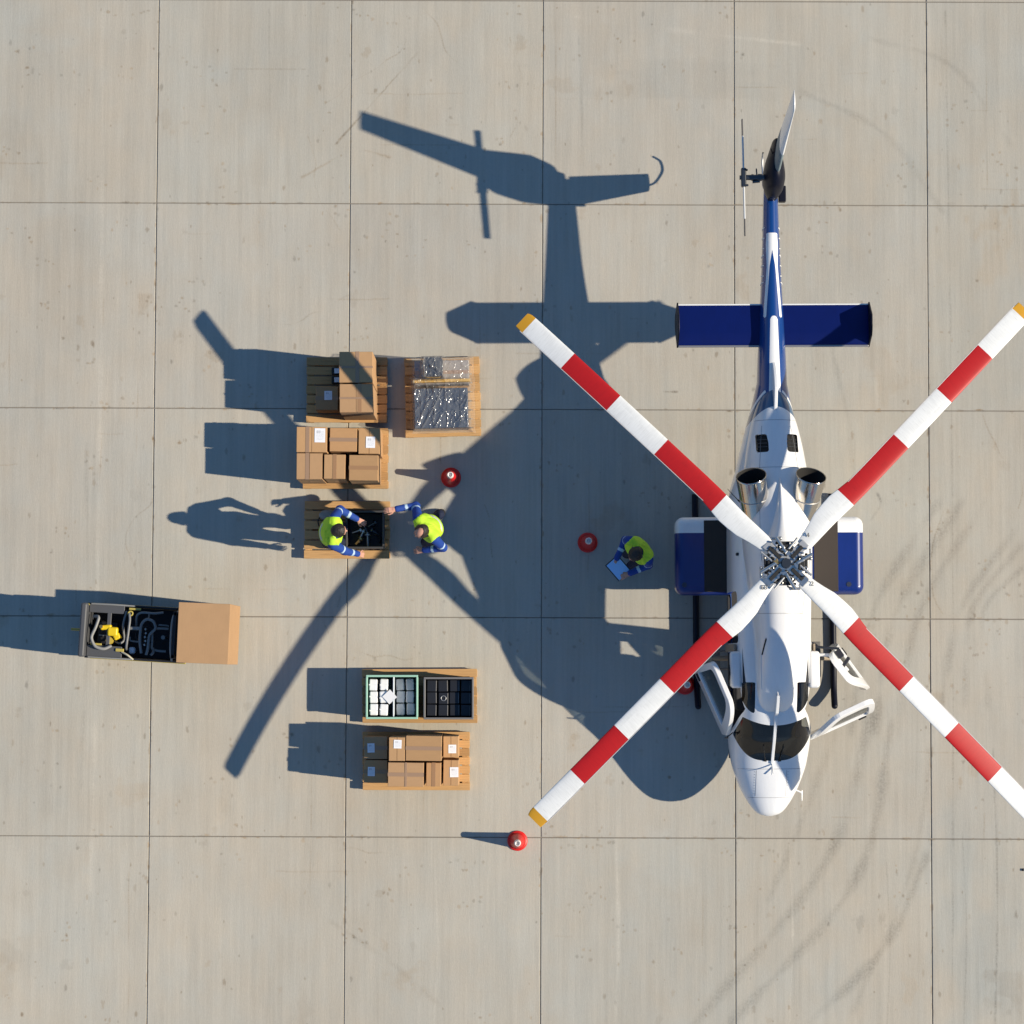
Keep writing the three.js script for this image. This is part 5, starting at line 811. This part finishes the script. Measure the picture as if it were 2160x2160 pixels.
function person(o) {
  const F = V(o.face[0], 0, o.face[1]).normalize(), U = V(0, 1, 0), R = V(-F.z, 0, F.x);               // facing, up, right hand
  const at = (p, f, u, r) => p.clone().addScaledVector(F, f).addScaledVector(U, u).addScaledVector(R, r);
  const base = V(0, 0, 0), lean = o.lean ?? 0.1, Tt = U.clone().multiplyScalar(Math.cos(lean)).addScaledVector(F, Math.sin(lean));
  const P = at(base, o.hip ?? 0, o.hipY ?? 0.93, 0), up = (k, f = 0, r = 0) => P.clone().addScaledVector(Tt, k).addScaledVector(F, f).addScaledVector(R, r);
  const bones = [], B = (a, b, r0, r1, c) => { bones.push({ a, b, r0, r1, c }); return bones[bones.length - 1]; };
  const torso = [];
  const tb = (a, b, r0, r1, c) => { torso.push(B(a, b, r0, r1, c)); };
  B(up(-0.02, 0, -0.075), up(-0.02, 0, 0.075), 0.115, 0.115, NAVY);
  tb(up(0.04), up(0.34), 0.125, 0.12, JACKET); tb(up(0.06, 0, -0.06), up(0.06, 0, 0.06), 0.11, 0.11, JACKET);
  tb(up(0.33, 0, -0.095), up(0.33, 0, 0.095), 0.118, 0.118, JACKET); tb(up(0.455, -0.005, -0.15), up(0.455, -0.005, 0.15), 0.072, 0.072, JACKET); tb(up(0.42, 0), up(0.53, 0.01), 0.1, 0.06, JACKET);
  const ik = (S, W, a, b, hint) => { const d = W.clone().sub(S), L = Math.min(d.length(), (a + b) * 0.995); d.normalize(); const x = (a * a - b * b + L * L) / (2 * L), h = Math.sqrt(Math.max(0, a * a - x * x)); const pr = hint.clone().addScaledVector(d, -hint.dot(d)).normalize(); return [S.clone().addScaledVector(d, x).addScaledVector(pr, h), S.clone().addScaledVector(d, L)]; };
  const hands = [];
  [-1, 1].forEach((s, k) => {
    const S = up(0.45, 0.0, s * 0.185), H = V(...o.hands[k]).sub(V(...o.pos)), hint = U.clone().multiplyScalar(-1).addScaledVector(R, s * (o.flare ?? 0.7)).addScaledVector(F, -0.3);
    const [E, Wr] = ik(S, H, 0.31, 0.285, hint); const arm = b => Object.assign(b, { arm: 1 });
    arm(B(S, E, 0.07, 0.057, t => (t > 0.66 && t < 0.78 ? BAND : JACKET))); arm(B(E, Wr, 0.057, 0.042, t => (t > 0.46 && t < 0.6 ? BAND : JACKET)));
    const dir = Wr.clone().sub(E).normalize(); hands.push({ W: Wr.clone().addScaledVector(dir, 0.028), dir, s });
  });
  [-1, 1].forEach((s, k) => {
    const hipJ = up(-0.03, 0, s * 0.09), A = at(base, o.feet[k][0], 0.085, s * o.feet[k][1]); const [K, An] = ik(hipJ, A, 0.44, 0.44, F);
    B(hipJ, K, 0.098, 0.07, NAVY); B(K, An, 0.07, 0.056, NAVY);
    const toe = at(An, 0.155, -0.045, s * 0.02), heel = at(An, -0.04, -0.04, 0); B(An, heel, 0.056, 0.044, BOOT); B(heel, toe, 0.044, 0.04, BOOT); B(An, toe, 0.05, 0.04, BOOT);
  });
  const field = (x, y, z) => { let d = 1, a = 1; for (const b of bones) { const q = cap(x, y, z, b); if (b.arm) a = smin(a, q, 0.03); else d = smin(d, q, 0.05); } const w = y > 0.12 ? 0.008 * (Math.abs(2 * fbm(x * 15 + y * 7, z * 15 + y * 13, 3) - 1) - 0.35) : 0; return Math.max(smin(d, a, 0.035) + w, -(y - 0.001)); };
  const colour = (x, y, z) => { let best = 1, c = JACKET; for (const b of bones) { const q = cap(x, y, z, b); if (q < best) { best = q; c = typeof b.c === 'function' ? b.c(b.t) : b.c; } } return c; };
  const lo = [9, -0.03, 9], hi = [-9, 0, -9]; for (const b of bones) for (const p of [b.a, b.b]) { lo[0] = Math.min(lo[0], p.x - 0.17); hi[0] = Math.max(hi[0], p.x + 0.17); lo[2] = Math.min(lo[2], p.z - 0.17); hi[2] = Math.max(hi[2], p.z + 0.17); hi[1] = Math.max(hi[1], p.y + 0.17); }
  const body = isoMesh(field, lo, hi, 0.0115, colour);
  // head
  const neck = up(0.55, 0.015), tilt = o.tilt ?? 0, yaw = o.look ?? 0, Hf = F.clone().applyAxisAngle(U, yaw), Hr = V(-Hf.z, 0, Hf.x);
  const X = Hf.clone().multiplyScalar(Math.cos(tilt)).addScaledVector(U, Math.sin(tilt)), Y = U.clone().multiplyScalar(Math.cos(tilt)).addScaledVector(Hf, -Math.sin(tilt));
  const M = new THREE.Matrix4().makeBasis(X, Y, Hr.clone()); const hc = neck.clone().addScaledVector(Y, 0.145).addScaledVector(X, 0.03); M.setPosition(hc);
  const parts = [body, headGeo.clone().applyMatrix4(M)];
  hands.forEach((h, k) => {
    const y = U.clone().addScaledVector(h.dir, -U.dot(h.dir)).normalize(), z = h.dir.clone().cross(y), g = ((o.grip ?? [0, 0])[k] ? handGrip : handRelaxed).clone();
    if (h.s < 0) { g.scale(1, 1, -1); const ix = g.index.array; for (let i = 0; i < ix.length; i += 3) { const t = ix[i + 1]; ix[i + 1] = ix[i + 2]; ix[i + 2] = t; } }
    g.applyMatrix4(new THREE.Matrix4().makeBasis(h.dir, y, z).setPosition(h.W)); parts.push(g);
  });
  const root = thing('person', o.label, 'person', o.pos, 0, 'workers in yellow vests');
  const strip = g => { const r = g.toNonIndexed(); for (const k of Object.keys(r.attributes)) if (!['position', 'normal', 'color'].includes(k)) r.deleteAttribute(k); return r; };
  mesh('body', mergeGeometries(parts.map(strip)), bodyMat, root);
  mesh('hair', (o.bald ? hairRing : hairFull).clone().applyMatrix4(M), hairMat, root);
  // vest: the torso a little larger, open at the neck and the arms
  const vest = isoMesh((x, y, z) => {
    let d = 1; for (const b of torso) d = smin(d, cap(x, y, z, b), 0.05);
    const p = V(x, y, z), q = p.clone().sub(P), h = q.dot(Tt), r = q.dot(R), f = q.clone().addScaledVector(Tt, -h).dot(F);
    const neckCut = 0.082 - Math.hypot(r, f - 0.03 - (h < 0.5 ? 0.05 : 0)), vee = f > 0.02 ? 0.02 + (h - 0.3) * 0.35 - Math.abs(r) : -1;
    return Math.max(d - 0.02 + 0.011 * (Math.abs(2 * fbm(x * 10 + y * 6, z * 10 + y * 9, 3) - 1) - 0.3), -(d - 0.004), 0.0 - h, h > 0.4 ? neckCut : -1, vee, Math.abs(r) - 0.2);
  }, lo, hi, 0.0105);
  const v = mesh('vest', vest, vestMat, root);
  const tape = isoMesh((x, y, z) => { let d = 1; for (const b of torso) d = smin(d, cap(x, y, z, b), 0.05); const h = V(x, y, z).sub(P).dot(Tt); return Math.max(d - 0.025, -(d - 0.012), Math.abs(h - 0.13) - 0.028); }, lo, hi, 0.0105);
  mesh('reflective_tape', tape, vestTape, v);
  return root;
}
// hands are given as [left, right]
person({ pos: [-2.52, 0.146, 0.36], face: [1, 0.05], lean: 0.22, hip: -0.06, feet: [[-0.08, 0.11], [-0.12, 0.12]], hands: [[-2.19, 1.12, 0.165], [-2.16, 1.0, 0.66]], tilt: -0.2, look: 0.05, flare: 0.9, label: 'worker in a yellow vest bending over the parts bin on the pallet' });
person({ pos: [-1.13, 0, 0.26], face: [-0.75, 0.62], lean: 0.2, hip: 0.0, feet: [[0.1, 0.1], [-0.2, 0.12]], hands: [[-1.235, 1.0, 0.60], [-1.62, 1.22, 0.03]], tilt: -0.15, bald: true, flare: 0.8, label: 'balding worker in a yellow vest reaching an arm towards the pallet' });
const tabletWorker = person({ pos: [1.80, 0, 0.60], face: [-0.72, 0.69], lean: 0.08, hip: 0, feet: [[0.12, 0.1], [-0.08, 0.1]], hands: [[1.66, 1.06, 0.93], [1.475, 1.06, 0.72]], grip: [1, 1], tilt: -0.3, flare: 0.3, label: 'dark-haired worker in a yellow vest holding a tablet in the shade' });
{
  const t = thing('tablet', 'blue tablet with dark frame in the hands of the worker in shade', 'tablet', [1.495, 1.055, 0.855], 0.72);
  mesh('frame', rbox(0.235, 0.012, 0.30, 0.005, 2), blackPlastic, t); mesh('screen', rbox(0.205, 0.003, 0.27, 0.001), phys(lin(0.32, 0.58, 0.95), 0.25, { clearcoat: 0.6, clearcoatRoughness: 0.1 }), t).position.y = 0.007;
  mesh('edge', rbox(0.21, 0.004, 0.006, 0.001), paper, t).position.set(0, 0.0075, 0.14); t.rotation.order = 'YXZ'; t.rotation.x = 0.12;
}

renderer.render(scene, camera);
